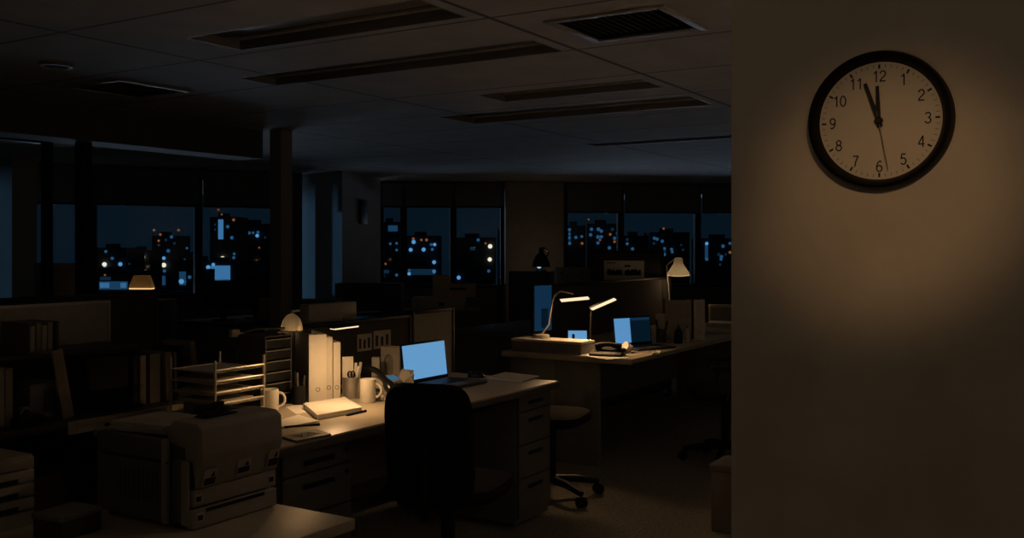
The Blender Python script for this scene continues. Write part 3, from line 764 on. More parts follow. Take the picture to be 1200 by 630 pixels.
def crumple(label, loc, sx, sy, sz, seed, m='paper', cat='paper', name='crumpled_paper'):
    bm = bmesh.new(); bmesh.ops.create_icosphere(bm, subdivisions=3, radius=1)
    rnd = random.Random(seed); dirs = [(Vector((rnd.uniform(-1, 1), rnd.uniform(-1, 1), rnd.uniform(-1, 1))).normalized(), rnd.uniform(.6, .95)) for _ in range(26)]
    for v in bm.verts:
        q = v.co.copy()
        for d, h in dirs:
            e = q.dot(d)-h
            if e > 0: q -= d*e*1.7
        v.co = Vector((q.x*sx, q.y*sy, max(0, (q.z+.75)*sz)))
    b = MB(); b.bm.free(); b.bm = bm
    return tag(b.build(name, m, loc=loc, smooth=False), label, cat)
crumple('crumpled cream paper between the desk phone and the laptop', (3.825, 2.95, .72), .048, .055, .078, 4, 'cream')
# laptop
hx0, _ = on_y(474, 3.06); hx1, _ = on_y(526, 3.06)
laptop('open laptop with a plain glowing blue screen on the warm-lit desk', ((hx0+hx1)/2, 3.06, .72), 0, hx1-hx0, .25, .208, .12)
o = thing('computer_mouse', 'black computer mouse right of the laptop on the lit desk', 'mouse', at(558, 442, .72), .2)
MB().lathe([(0, 0), (.03, 0), (.031, .008), (.026, .022), (.012, .03), (0, .031)], n=24, mx=Matrix.Scale(1.6, 4, (0, 1, 0))).build('body', 'black', o)
MB().tube([(0, .03, .031), (0, .04, .026)], .003).build('wheel', 'grey', o)
flat('paper_pad', 'grey paper pad alone on the far right end of the lit desk', 'paper pad', [(569, 441.5), (612, 446.5), (632, 440), (592, 435.5)], .7202, .008, 'paper_old', bev=.001)
# low partitions behind the desk
xa, _ = on_y(480, 3.47); xb, _ = on_y(530, 3.47)
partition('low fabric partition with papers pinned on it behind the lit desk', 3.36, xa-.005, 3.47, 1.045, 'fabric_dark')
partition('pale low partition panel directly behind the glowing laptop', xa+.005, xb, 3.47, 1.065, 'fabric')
for px0, px1, py0, py1, l in ((419, 436, 392, 412, 'left of two dim printed sheets pinned to the low partition'), (438, 458, 388, 409, 'right of two dim printed sheets pinned to the low partition')):
    a, d = on_y(px0, 3.45); b_, d2 = on_y(px1, 3.45)
    o = thing('pinned_sheet', l, 'notice', (a, 3.4505, zat(py1, d)), 0, 'sheets pinned to the partition')
    h = zat(py0, d)-zat(py1, d); w = b_-a
    MB().box(0, w, 0, .0015, 0, h).build('sheet', 'paper_old', o, smooth=False)
    b = MB()
    for k in range(3): b.box(w*(.1+.3*k), w*(.26+.3*k), -.0008, -.0002, h*.15, h*(.75-.1*(k % 2)))
    b.build('print', 'ink', o, smooth=False)

# lamps of the lit desk
hA, hB = ray(389.5, 4.22, zat(384.5, 4.22)), ray(417.5, 4.29, zat(381, 4.29))
pb = ray(403, 4.82, .72)
o = thing('desk_lamp', 'lit desk lamp whose slim bar hangs over the white binders', 'lamp', pb, 0)
MB().lathe([(0, 0), (.045, 0), (.048, .006), (.045, .014), (.015, .018), (0, .018)], n=32).build('base', 'black', o)
top = Vector((pb.x, pb.y, zat(380, 4.6)))
mid = hA.lerp(hB, .5)
MB().tube([(0, 0, .015), (0, 0, top.z-pb.z-.02), (0, 0, top.z-pb.z+.012), (mid.x-pb.x, mid.y-pb.y, mid.z-pb.z+.016)], .005).build('stem', 'black', o)
u = (hB-hA); L = u.length; u.normalize(); side = Vector((u.y, -u.x, 0)).normalized(); up = u.cross(side); up = up if up.z > 0 else -up
mx = Matrix.Translation(hA-pb) @ Matrix((u, side, up)).transposed().to_4x4()
hd = MB().box(-.01, L+.01, -.028, .028, 0, .012, .004, mx=mx).build('lamp_head', 'black', o)
MB().box(0, L, -.024, .024, -.006, -.0003, .002, mx=mx).build('light_bar', 'led', hd)
l = light('bar_glow', 'AREA', (0, 0, 0), 2.7, WARM, o, shape='RECTANGLE', size=L*.95, size_y=.045); l.matrix_local = mx @ Matrix.Translation((L/2, 0, -.008)) @ Matrix.Rotation(-.08, 4, 'Y')

# dome lamp with a long arm
xd, dd = on_y(342, 3.41); zd = zat(386, dd)
xl, dl = on_y(275, 3.41); zl = zat(389, dl)
t = thing('dome_lamp', 'desk lamp with a glowing dome shade on a long arm above the letter trays', 'lamp', (xl+.03, 3.41, .72))
ox, oz = xl+.03, .72
MB().box(-.02, .02, -.012, .03, .0005, .02, .003).box(-.02, .02, .0105, .03, -.07, 0).build('clamp', 'black', t)
MB().tube([(0, 0, .015), (-.005, 0, .2), (0, 0, zl-oz-.03), (.03, 0, zl-oz-.005), (.10, 0, zl-oz+.004), (xd-ox-.03, 0, zd-oz+.01)], .0055).build('arm', 'grey', t)
MB().box(-.055, -.008, -.013, .013, zl-oz-.022, zl-oz+.012, .004).tube([(-.01, 0, zl-oz-.006), (.02, 0, zl-oz-.008)], .005).build('counterweight', 'cream', t)
r = .052
prof = [(r*math.cos(a), .078*math.sin(a)) for a in [PI/2*k/10 for k in range(11)]]
m = mat('lamp_shade', (.72, .66, .55), .5, var=.05)
nt = m.node_tree; pb_ = nt.nodes['Principled BSDF']; tl = nt.nodes.new('ShaderNodeBsdfTranslucent'); tl.inputs[0].default_value = (.8, .68, .5, 1)
mxs = nt.nodes.new('ShaderNodeMixShader'); mxs.inputs[0].default_value = .55
nt.links.new(pb_.outputs[0], mxs.inputs[1]); nt.links.new(tl.outputs[0], mxs.inputs[2]); nt.links.new(mxs.outputs[0], nt.nodes['Material Output'].inputs[0])
M['shade'] = m
sh = MB().lathe(prof, xd-ox, 0, 36).lathe([(r, 0), (r, -.004), (r-.004, -.004), (r-.004, 0)], xd-ox, 0, 36).build('lamp_shade', 'shade', t)
for v in sh.data.vertices: v.co.z += zd-oz
bulb = MB().lathe([(0, 0), (.012, .004), (.016, .016), (.011, .03), (0, .034)], xd-ox, 0, 20).build('bulb', 'led', t)
for v in bulb.data.vertices: v.co.z += zd-oz
MB().tube([(xd-ox, 0, zd-oz+.076), (xd-ox, 0, zd-oz+.088), (xd-ox+.05, 0, zd-oz+.09)], .006).build('bracket', 'cream', t)
light('dome_glow', 'POINT', (xd-ox, 0, zd-oz+.012), .7, WARM, t, shadow_soft_size=.015)

# ------------------------------------------------------------------ desk behind the low partition
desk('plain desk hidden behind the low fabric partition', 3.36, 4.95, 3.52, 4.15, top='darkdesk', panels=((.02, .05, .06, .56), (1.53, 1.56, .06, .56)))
x0, _ = on_y(362, 3.68); x1, _ = on_y(418, 3.68)
monitor('pale-backed monitor looking over the low partition behind the slim lamp', ((x0+x1)/2, 3.72, .72), 0, x1-x0, .245, 'grey', None, 'steel', z=.16, T=.07)

# ------------------------------------------------------------------ second lit desk (right)
D2 = dict(x0=5.72, x1=8.9, y0=2.62, y1=3.62)
t = desk('farther lit desk with two bar lamps and a second laptop', D2['x0'], D2['x1'], D2['y0'], D2['y1'], top='desk', panels=((.03, .06, .25, .575), (.03, .06, .58, .93), (3.08, 3.12, .05, .95)), edge='desk')
MB().box(.0605, 3.079, .93, .945, .2, .688).build('modesty_panel', 'desk_panel', t, smooth=False)
MB().box(-.004, -.0005, 0, 1.0, .684, .716, .001).build('side_edge', 'desk', t)
o = thing('storage_box', 'low grey storage box carrying a lamp at the near end of the farther desk', 'box', (5.75, 3.0, .72))
MB().box(0, .19, 0, .54, 0, .07, .006).build('body', 'grey', o)
MB().box(-.003, .193, -.003, .543, .0705, .088, .004).build('lid', 'cream', o)
p = ray(642.5, 6.72); p = Vector((5.865, 3.37, .809))
dA = p.dot(F)
h0, h1 = ray(657, dA-.05, zat(351, dA)), ray(690, dA-.1, zat(347.5, dA))
def bar_lamp2(label, base, pts, h0, h1, energy, w, body, r=.006, face=None, base_r=.055):
    base = Vector(base); o = thing('desk_lamp', label, 'lamp', base, 0, 'bar lamps on the farther desk')
    MB().lathe([(0, 0), (base_r, 0), (base_r+.003, .008), (base_r, .022), (.02, .028), (0, .028)], n=32).build('base', body, o)
    MB().tube([(0, 0, .02)]+[Vector(q)-base for q in pts], r, 10).build('stem', body, o)
    u = (h1-h0); L = u.length; u.normalize()
    up = Vector(face) if face else Vector((0, 0, 1)); up = (up-u*up.dot(u)).normalized(); side = up.cross(u)
    mx = Matrix.Translation(h0-base) @ Matrix((u, side, up)).transposed().to_4x4()
    hd = MB().box(-.008, L+.008, -w/2, w/2, 0, .012, .004, mx=mx).build('lamp_head', 'black', o)
    MB().box(0, L, -w/2+.002, w/2-.002, -.007, -.0003, .003, mx=mx).build('light_bar', 'led', hd)
    l = light('bar_glow', 'AREA', (0, 0, 0), energy, WARM, o, shape='RECTANGLE', size=L*.9, size_y=w*.8); l.matrix_local = mx @ Matrix.Translation((L/2, 0, -.009))
    return o
bar_lamp2('lit lamp with bent stem and level light bar standing on the grey box', p,
    [ray(643, dA, zat(380, dA)), ray(647, dA, zat(354, dA)), ray(650, dA, zat(346, dA)), ray(657, dA, zat(341, dA)), ray(672, dA, zat(344, dA))], h0, h1, 1.6, .055, 'steel', face=tuple(Vector((0, 0, 1))+F*.4))
p = at(692, 411.5, .72); dB = p.dot(F)
h0, h1 = ray(693, dB-.02, zat(361.5, dB)), ray(721, dB-.12, zat(348.5, dB))
bar_lamp2('lit lamp with upright stem and slanted light bar near the desk corner', p, [ray(692, dB, zat(385, dB)), ray(692.5, dB, zat(366, dB)), ray(694, dB, zat(361, dB))], h0, h1, 1.3, .036, 'black', .0065, face=tuple(Vector((0, 0, 1))+F*.55), base_r=.05)
# laptop 2
laptop('second laptop with a half pale, half dark screen on the farther desk', ray(743, 7.02, .72), -.39, .365, .24, .205, .12, split=True)
# phone-like tablet with blue screen
p = at(677, 401, .72)
o = thing('tablet', 'small tablet with a glowing blue picture leaning behind the lamp', 'tablet', ray(677, 7.05, .72), YAW-PI/2)
MB().box(-.075, .075, 0, .01, 0, .125, .004, mx=tf(rx=-.25)).build('casing', 'black', o)
MB().box(-.067, .067, -.0012, -.0003, .012, .115, mx=tf(rx=-.25)).build('screen', 'screen', o, smooth=False)
MB().box(-.04, .04, .06, .064, 0, .08, mx=tf(rx=.2)).build('stand', 'black', o, smooth=False)
MB().box(-.04, -.02, -.0020, -.0014, .05, .09, mx=tf(rx=-.25)).box(.01, .035, -.0020, -.0014, .012, .05, mx=tf(rx=-.25)).build('picture', 'screen_dark', o, smooth=False)
# dim blue monitor left of the lamp
o = monitor('tall dim blue monitor standing behind the bent-stem lamp', ray(634, 7.12, .72), YAW-PI/2+.75, .2, .36, 'black', 'screen_dim', z=.09, T=.03)
MB().box(-.02, .05, -.0245, -.0235, .13, .27).build('screen_window', 'screen_dark', o, smooth=False)
# black pouch, crumpled cloth, sheet
p = at(712, 416.5, .72)
o = thing('desk_phone', 'black low phone lying at the corner of the farther desk', 'phone', p, YAW-PI/2-.35)
MB().prism([(-.07, 0), (.07, 0), (.07, .05), (-.07, .018)], -.11, .11, .008, mx=MYZ).build('body', 'black', o)
MB().tube([(-.085+.17*k/8, .02, .055+.018*math.sin(PI*k/8)) for k in range(9)], [.02, .022, .018, .014, .014, .014, .018, .022, .02], 12).build('handset', 'black', o)
crumple('crumpled pale paper in front of the second laptop', at(734, 413, .72), .075, .055, .05, 9)
crumple('flattened crumpled paper at the front edge of the farther desk', at(768, 415, .72), .06, .04, .016, 12)
flat('paper_sheet', 'white sheet under the slanted lamp at the near desk corner', 'paper', [(676, 415), (712, 421), (738, 419), (700, 413.5)], .7203, .002, 'paper')
# pens and bottles
p = at(775, 401, .72)
cup('dark pen cup right of the second laptop', p, .036, .1, 'dark_grey')
for (dx, dy, tx, ty, h, m, l) in ((-.01, .0, -.03, .03, .17, 'black', 'black pen leaning left in the dark pen cup'), (.01, .005, .01, -.02, .18, 'cream', 'cream pen upright in the dark pen cup'), (.012, -.01, .045, -.03, .16, 'black', 'black pen leaning right in the dark pen cup')):
    pen(l, p+Vector((dx, dy, .006)), p+Vector((tx, ty, h)), m, .0055, 'pens in the dark pen cup')
x_, d_ = on_y(779, 3.0)
tag(MB().box(-.055, .055, -.004, .004, 0, .2, .001, mx=tf(rx=-.06)).build('card', 'paper_old', loc=(x_-.072, 2.985, .7202), rz=YAW-PI/2), 'pale notched card standing behind the dark pen cup', 'card')
p = at(795, 402, .72)
o = thing('spray_bottle', 'small black bottle with a cap beside the pen cup', 'bottle', p)
MB().lathe([(0, 0), (.03, 0), (.032, .01), (.03, .09), (.012, .11), (0, .11)], n=28).build('body', 'black', o); MB().lathe([(0, .11), (.011, .11), (.011, .135), (0, .135)], n=20).build('cap', 'dark_grey', o)
p = at(805, 401, .72)
o = thing('spray_bottle', 'slim pale bottle between the black bottle and the file box', 'bottle', p)
MB().lathe([(0, 0), (.018, 0), (.02, .008), (.018, .09), (.008, .11), (0, .11)], n=24).build('body', 'cream', o); MB().lathe([(0, .11), (.009, .11), (.009, .13), (0, .13)], n=18).build('cap', 'grey', o)
# file box and binder
rz2 = YAW-PI/2-.05
p = at(813, 398, .72)
binder('grey binder with a pale spine on the farther desk near the clock wall', p, rz2, .085, .31, .2, 'cream', 'grey', group=None)
o = thing('magazine_file', 'grey cut-away magazine file beside the pale-spined binder', 'file box', p+Vector((-R.x*.006, -R.y*.006, 0))-R*.21+F*.02, rz2)
sidep = [(0, 0), (.20, 0), (.20, .305), (0, .305)]
MB().box(0, .2, 0, .006, 0, .305).box(0, .006, .0065, .2, 0, .305).box(.194, .2, .0065, .2, 0, .305).box(.006, .194, .0065, .2, 0, .006).build('case', 'folder', o, smooth=False)
MB().box(.012, .19, .012, .19, .0065, .27).build('papers', 'paper_old', o, smooth=False)
# coiled cable ring and boxes at the right end
p = at(846, 390, .72)
b = MB()
b.tube([(p.x+(.15+.006*math.sin(k*.9))*math.cos(2*PI*k/36*1.0), p.y+(.15+.006*math.sin(k*.7))*math.sin(2*PI*k/36), .735+.004*(k % 3)) for k in range(37)], .014, 8, cap=False)
tag(b.build('coiled_cable', 'cream'), 'cream cable coiled in a ring on the desk beside the clock wall edge', 'cable')
q = ray(845, 9.0, .72)
tag(sheet_pile('pale stack of trays at the far end of the farther desk', q.x-.1, 3.05, .7203, .3, .22, 6, .2), 'pale stack of papers at the far end of the farther desk', 'papers')
o = thing('card_box', 'upright grey box behind the coiled cable', 'box', ray(849, 9.15, .72)+Vector((0, 0, .04)), rz2)
o.location.z = .7202
MB().box(-.13, .13, 0, .12, 0, .15, .004).build('body', 'grey', o); MB().box(-.134, .134, -.004, .124, .1505, .175, .004).build('lid', 'folder', o)
# partition behind desk 2
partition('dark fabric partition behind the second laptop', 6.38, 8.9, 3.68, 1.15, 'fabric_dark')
# far desk beyond
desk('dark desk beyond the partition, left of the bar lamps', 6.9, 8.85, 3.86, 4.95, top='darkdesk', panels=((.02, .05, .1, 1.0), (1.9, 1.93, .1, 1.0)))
MB().box(-.004, -.0005, 0, 1.09, .688, .719, .001).build('side_edge', 'desk_panel', [o for o in bpy.data.objects if o.get('label', '').startswith('dark desk beyond')][0])
tag(MB().tube([Vector((5.69, 3.60, .42)), Vector((5.69, 3.60, .66)), Vector((5.70, 3.595, .735)), Vector((5.76, 3.59, .735)), Vector((5.90, 3.585, .7275))], .007).build('power_cord', 'black'), 'black power cord hanging over the near end of the farther desk', 'cord')
# tall partition with pinned notice
xx = 9.0
def on_x(px, x):
    r = (px-600)/FPX; d = x/(F.x+R.x*r); return (F.y+R.y*r)*d, d
ya, _ = on_x(776, xx); yb, _ = on_x(692, xx)
partition('tall dark partition with a white notice pinned to it', ya, yb, xx+.03, 1.40, 'fabric_dark', axis='y')
y0, d0 = on_x(755, xx); y1, d1 = on_x(708, xx)
o = thing('pinned_notice', 'white notice with dark pictures on the tall partition', 'notice', (xx-.0005, y1, zat(328, d1)), -PI/2)
w = y1-y0; h = zat(305, d1)-zat(328, d1)
MB().box(0, w, -.003, 0, 0, h).build('sheet', 'paper', o, smooth=False)
rr = random.Random(3)
for g0, g1 in ((.08, .46), (.52, .92)):
    top_ = [(g1-(g1-g0)*k/12, h*(.46+.16*rr.random())) for k in range(13)]
    MB().prism([(w*g0, h*.27), (w*g1, h*.27)]+[(w*a, q) for a, q in top_], .0033, .0043, mx=XZ).build('picture', 'ink', o, smooth=False)
MB().box(w*.06, w*.3, -.0042, -.0032, h*.86, h*.9).build('heading', 'ink', o, smooth=False)
MB().box(w*.52, w*.66, -.0042, -.0032, h*.68, h*.78).build('picture', 'ink', o, smooth=False)
# cone lamp
p = ray(789, 9.25, .72); p.y = min(p.y, 3.5)
dC = p.dot(F)
o = thing('cone_lamp', 'grey cone-shaded desk lamp, lit, near the clock wall edge', 'lamp', p)
MB().lathe([(0, 0), (.07, 0), (.07, .015), (.015, .02), (0, .02)], n=28).build('base', 'black', o)
zc = zat(323, dC)-.72
MB().tube([(0, 0, .02), (.02, .10, .2), (.0, .12, zc+.1), (0, .05, zc+.15), (0, 0, zc+.15)], .007).build('stem', 'steel', o)
sh = MB().lathe([(.11, 0), (.10, .03), (.045, .115), (.04, .16), (.03, .17), (.0, .172)], n=36).build('lamp_shade', 'shade', o)
for v in sh.data.vertices: v.co.z += zc
bb = MB().lathe([(0, 0), (.07, .003), (.085, .012), (.05, .03), (0, .04)], n=28).build('bulb', 'led', o)
for v in bb.data.vertices: v.co.z += zc-.006
light('cone_glow', 'POINT', (0, 0, zc-.03), .6, WARM, o, shadow_soft_size=.02)
# black dome lamp on a far cabinet
def cabinet(label, px0, px1, pyt, d, dep=.45, m='dark_grey', name='storage_cabinet', doors=2, group=None):
    a, b = ray(px0, d), ray(px1, d); w = (b-a).length; zt_ = zat(pyt, d)
    o = thing(name, label, 'cabinet', a, YAW-PI/2, group)
    MB().box(0, w, .02, dep, 0, zt_, .004).build('body', m, o)
    for k in range(doors):
        dr = MB().box(w*k/doors+.004, w*(k+1)/doors-.004, 0, .0195, .06, zt_-.02, .002).build('door', m, o)
        MB().box(w*(k+.5)/doors-.04, w*(k+.5)/doors+.04, -.012, -.0005, zt_*.6, zt_*.6+.015, .003).build('handle', 'black', dr)
    return o, zt_
o, zt_ = cabinet('dark storage cabinet below the black dome lamp, before the broad column', 596, 700, 318, 15.3, doors=3)
p = ray(634, 15.5, zt_)
o = thing('dome_lamp', 'black dome lamp standing in silhouette before the broad column', 'lamp', p, YAW-PI/2)
MB().lathe([(0, 0), (.08, 0), (.08, .02), (0, .026)], n=24).build('base', 'black', o)
MB().tube([(0, 0, .02), (.05, .02, .14), (.12, .02, .30), (.06, 0, .37), (0, 0, .37)], .011).build('stem', 'black', o)
MB().lathe([(.15, .07), (.135, .15), (.09, .24), (.04, .29), (.04, .36), (0, .365)], n=32).build('lamp_shade', 'black', o)
MB().lathe([(0, .045), (.03, .055), (.03, .085), (0, .1)], n=16, mx=tf(-.03, -.03, 0)).build('bulb', emit('cool_bulb', lin(150, 190, 225), 1.2), o)
light('column_glow', 'POINT', (.02, .16, .2), .8, (1, .66, .38), o, shadow_soft_size=.04)
# pale board right of it
a = ray(650, 9.9); b_ = ray(691, 9.9)
o = thing('notice_board', 'dim pale board standing on the far cabinet left of the tall partition', 'board', a, YAW-PI/2)
o.location = ray(650, 10.9, 0)
w = 41/FPX*10.9; z0 = zat(334, 10.9); z1 = zat(313, 10.9)
for x in (.03, w-.05): MB().box(x, x+.02, .02, .04, 0, z0, .002).build('leg', 'black_metal', o)
MB().box(0, w, 0, .019, z0, z1, .003).build('panel', 'folder', o)
for x in (.08, w-.08): MB().lathe([(0, 0), (.012, 0), (.008, .01), (0, .012)], n=12, mx=tf(x, -.0003, z1-.06, rx=PI/2)).build('pin', 'ink', o)

# ------------------------------------------------------------------ far things, centre
o, zt_ = cabinet('long dark sideboard carrying a pale machine in the unlit centre', 470, 560, 364, 9.6, .5)
q = ray(482, 9.62, zt_+.0005)
o = thing('fax_machine', 'long pale office machine in the dark centre, behind the partition panel', 'machine', q, YAW-PI/2)
w = 62/FPX*9.62
MB().box(0, w, 0, .32, 0, .125, .01).build('body', 'steel', o); MB().box(w*.52, w*.62, -.004, -.0003, .05, .08, .001).build('panel', 'ink', o)
q = ray(507, 9.75, zt_+.0005+.126)
o = thing('cardboard_box', 'dim tan carton with open flaps on the pale office machine', 'box', q, YAW-PI/2)
w = 50/FPX*9.75
MB().box(0, w, 0, .18, 0, .13, .003).build('body', 'card', o)
MB().box(0, w*.4, -.0, .004, .1305, .22, mx=tf(0, 0, 0)).box(w*.4, w*.404, 0, .18, .1305, .2).build('flap', 'card', o, smooth=False)
MB().box(w*.4, w*.8, -.003, -.0003, .07, .095).build('hand_hole', 'ink', o, smooth=False)
# far left desks, monitors, boxes and a lamp by the window
t = desk('dark desk by the left windows, under the city lights', 6.45, 8.6, 6.98, 7.8, top='darkdesk', panels=((.02, .05, .06, .74), (2.1, 2.13, .06, .74)))
for px, d, w, h, l, m in ((262, 9.6, .42, .27, 'black monitor facing away on the desk by the left windows', 'black'), (300, 9.9, .36, .25, 'black monitor on the window desk, next to the slim grey post', 'black')):
    monitor(l, ray(px, d, .72), YAW-PI/2+.3, w, h, 'black', None, m, z=.12)
q = ray(310, 9.62, .7203)
o = thing('cardboard_box', 'small tan box on the window desk just left of the slim grey post', 'box', q, YAW-PI/2+.1)
MB().box(-.055, .055, 0, .16, 0, .2, .003).build('body', 'card', o); MB().box(-.056, .056, -.001, .161, .2005, .212, .002).build('lid', 'card', o)
o, zt_ = cabinet('low dark cabinet right of the slim grey post', 345, 392, 352, 9.4, .4)
o, zt_ = cabinet('dark low cabinet at the foot of the wall with the black notice', 392, 470, 332, 13.4, .4)
# brown screen behind the posts
a = ray(40, 9.9); w = 62/FPX*9.9
o = thing('folding_screen', 'brown screen behind the two black posts at the left windows', 'screen', a, YAW-PI/2)
MB().box(0, w, 0, .03, .05, zat(308, 9.9), .003).build('panel', 'card', o)
for x in (.05, w-.05): MB().box(x-.02, x+.02, -.15, .18, 0, .0495, .004).build('foot', 'black_metal', o)
# window lamp
dE = 9.2
o, zt_ = cabinet('dark cabinet below the warm window lamp', 128, 190, 352, 9.2, .4)
q = ray(150, 9.4, zt_)
o = thing('desk_lamp', 'small lit lamp with a pale shade in front of the left city window', 'lamp', q, YAW-PI/2)
MB().lathe([(0, 0), (.06, 0), (.06, .012), (.01, .018), (0, .018)], n=24).build('base', 'black', o)
zb = zat(337, 9.4)-zt_
MB().tube([(0, 0, .015), (-.02, .06, .1), (0, .06, zb+.15), (.06, .05, zb+.17), (.15, .02, zb+.1)], .007).build('stem', 'black', o)
MB().prism([(.02, 0), (.245, 0), (.20, .12), (.07, .12)], -.05, .05, .006, mx=Matrix(((1, 0, 0, 0), (0, 0, -1, 0), (0, 1, 0, zb), (0, 0, 0, 1)))).build('lamp_shade', 'shade', o)
MB().box(.025, .24, -.045, .045, -.014, -.0005, .003, mx=tf(0, 0, zb)).build('light_bar', 'led_far', o)
light('window_lamp_glow', 'POINT', (.13, -.0, zb-.03), .1, WARM, o, shadow_soft_size=.02)

# ------------------------------------------------------------------ chairs and floor things on the right
chair('dark office chair half hidden by the clock wall, at the farther desk', ray(850, 6.6)+Vector((0, -.0, 0)), .5, back_h=.42, back_z=.5)
chair('black wheeled stool without a backrest by the end of the lit desk', (4.92, 2.76, 0), .2, back_h=0, arms=False, name='wheeled_stool')
o = thing('waste_bin', 'small grey box-shaped bin on the floor beside the clock wall edge', 'bin', ray(869, 5.0), 0)
MB().prism([(-.12, -.12), (.12, -.12), (.12, .12), (-.12, .12)], 0, .30, .006).build('body', 'grey', o); MB().box(-.128, .128, -.128, .128, .3005, .34, .008).build('lid', 'grey', o)

# ------------------------------------------------------------------ the city outside
GZ = -32
struct(MB()._add([], []) and MB().box(-250, 700, -500, 600, GZ-1, GZ).build('ground', 'asphalt', smooth=False))
BLUE, DIM, WHITE, ORANGE, RED = lin(86, 150, 205), lin(34, 78, 112), lin(250, 240, 215), lin(125, 78, 44), lin(120, 58, 34)
LM = {k: emit('city_light_'+k, c, 1.0) for k, c in dict(blue=BLUE, dim=DIM, white=WHITE, orange=ORANGE, red=RED, block=lin(24, 60, 88), pane=lin(60, 112, 158), faint=lin(14, 38, 56)).items()}
def tower(label, px0, px1, pyt, d, lamps=(), panes=(), beacons=()):
    a, b = ray(px0, d), ray(px1, d); w = (b-a).length; zt_ = zat(pyt, d)
    o = thing('office_tower', label, 'building', (a.x, a.y, GZ), YAW-PI/2, 'buildings of the city at night')
    H = zt_-GZ; k = d/FPX
    MB().box(0, w, 0, w*.8+4, 0, H).build('walls', 'facade', o, smooth=False)
    MB().box(w*.25, w*.6, 1, 3, H+.01, H+d*.004).build('roof_house', 'facade', o, smooth=False)
    for (px, py, s, c) in lamps:
        x = (px-px0)*k; z = zat(py, d)-GZ
        MB().lathe([(s*k*math.sin(q), -s*k*math.cos(q)) for q in [PI*j/6 for j in range(7)]], 0, 0, 12, mx=tf(x, -s*k-.05, z)).build('lit_window', LM[c], o)
    for (x0, x1, y0, y1, c) in panes:
        MB().box((x0-px0)*k, (x1-px0)*k, -.25, -.05, zat(y1, d)-GZ, zat(y0, d)-GZ).build('lit_storey', LM[c], o, smooth=False)
    for (px, py, s, c) in beacons:
        x = (px-px0)*k; z = zat(py, d)-GZ
        MB().tube([(x, 1, H+.01), (x, 1, z)], k*.25, 6).build('mast', 'facade', o)
        MB().lathe([(0, 0), (s*k*.75, s*k*.3), (s*k, s*k), (s*k*.75, s*k*1.7), (0, 2*s*k)], 0, 0, 12, mx=tf(x, 1, z)).build('beacon', LM[c], o)
    return o
tower('low wide building with a pale blue ground storey at the left window', 100, 151, 318, 140,
      [(123.6, 322, 1.2, 'orange')], [(117, 150, 329.5, 339, 'block'), (118, 129, 331, 337, 'pane'), (142, 149, 331, 337, 'pane'), (118, 130, 324, 328, 'faint')])
tower('dark building with two bright white lamps behind the low wide building', 112, 150, 290, 210,
      [(123.6, 309.5, 2.6, 'white'), (123.8, 313.6, 2.0, 'blue'), (124.8, 294.5, 1.8, 'dim'), (132.4, 302.5, 1.9, 'dim'), (142, 309.3, 2.4, 'blue'), (141, 321.5, 1.5, 'orange'), (124, 318, 1.6, 'dim'), (152, 309, 1.3, 'faint')])
tower('mid-rise with one warm bright lamp left of the beacon tower', 152, 176, 293, 230,
      [(158, 297.2, 1.6, 'dim'), (161.5, 297.8, 1.8, 'blue'), (168.5, 301, 2.2, 'white'), (171, 317, 1.6, 'orange'), (166, 303, 1.2, 'orange')])
tower('tower with red roof beacons in the left window', 178, 209, 276, 260,
      [(192.8, 302.3, 2.0, 'blue'), (193, 310.4, 2.7, 'white'), (193.5, 317.3, 1.9, 'dim'), (201.7, 277.5, 1.9, 'dim'), (198, 293.7, 2.1, 'dim'), (186.7, 287, 1.6, 'faint'), (205, 285, 1.7, 'faint'), (195, 281, 1.6, 'faint'), (186.5, 282, 1.3, 'orange'), (187, 296, 1.3, 'orange'), (182, 330, 2.8, 'blue')],
      [(178.5, 194, 323, 334, 'block')], [(178.8, 271, 1.6, 'orange'), (207.8, 271, 1.6, 'orange'), (186.3, 276, 1.5, 'orange')])
tower('block with glowing corner storeys right of the beacon tower', 209.5, 231, 300, 190,
      [(217, 303.5, 1.4, 'faint'), (213.7, 329.5, 3.0, 'blue'), (220.5, 330, 2.2, 'pane')], [(210.5, 224, 318, 334, 'block')], [(217, 292, 1.5, 'dim')])
tower('low roof with a row of small blue lamps under the beacon tower', 181, 232, 347, 90,
      [(187.6, 356.6, 2.6, 'blue'), (200.4, 355.8, 2.0, 'dim'), (214.3, 354.9, 2.6, 'blue'), (222, 354.3, 2.0, 'pane'), (221, 349, 1.5, 'dim')])
tower('slim tower with one bright vertical light strip', 246, 279, 254, 250,
      [(267.4, 265.5, 2.0, 'dim'), (272.3, 278.3, 2.0, 'dim'), (274.3, 257.5, 1.7, 'orange'), (261.6, 302.5, 2.6, 'white'), (275, 297.3, 1.6, 'dim'), (274.5, 301.7, 1.8, 'dim'), (252.5, 263, 1.2, 'faint'), (252.5, 269, 1.2, 'faint')],
      [(256, 261.8, 257, 280.2, 'pane')], [(254.5, 247, 1.5, 'red'), (258.5, 252, 1.1, 'orange')])
tower('mid-rise with a cluster of small lamps left of the slim post', 280, 318, 262, 270,
      [(283.3, 278.5, 1.8, 'orange'), (292.5, 272.8, 1.9, 'dim'), (297, 272.6, 1.5, 'dim'), (302.8, 272, 1.8, 'dim'), (302, 276, 2.1, 'blue'), (289, 277, 1.3, 'orange'), (311, 278, 1.3, 'faint'), (304, 290, 1.1, 'orange')])
tower('low block with a large pale blue lit front', 236, 276, 306, 120,
      [(245, 313, 2.6, 'blue'), (250.7, 309.8, 2.0, 'blue'), (237.6, 324, 2.0, 'dim'), (238, 343, 1.8, 'dim'), (244.5, 318, 1.9, 'blue')], [(248, 270, 311, 328, 'pane'), (244, 270, 327, 331, 'block'), (240, 264, 333, 336, 'block'), (264, 300, 334, 344, 'faint')])
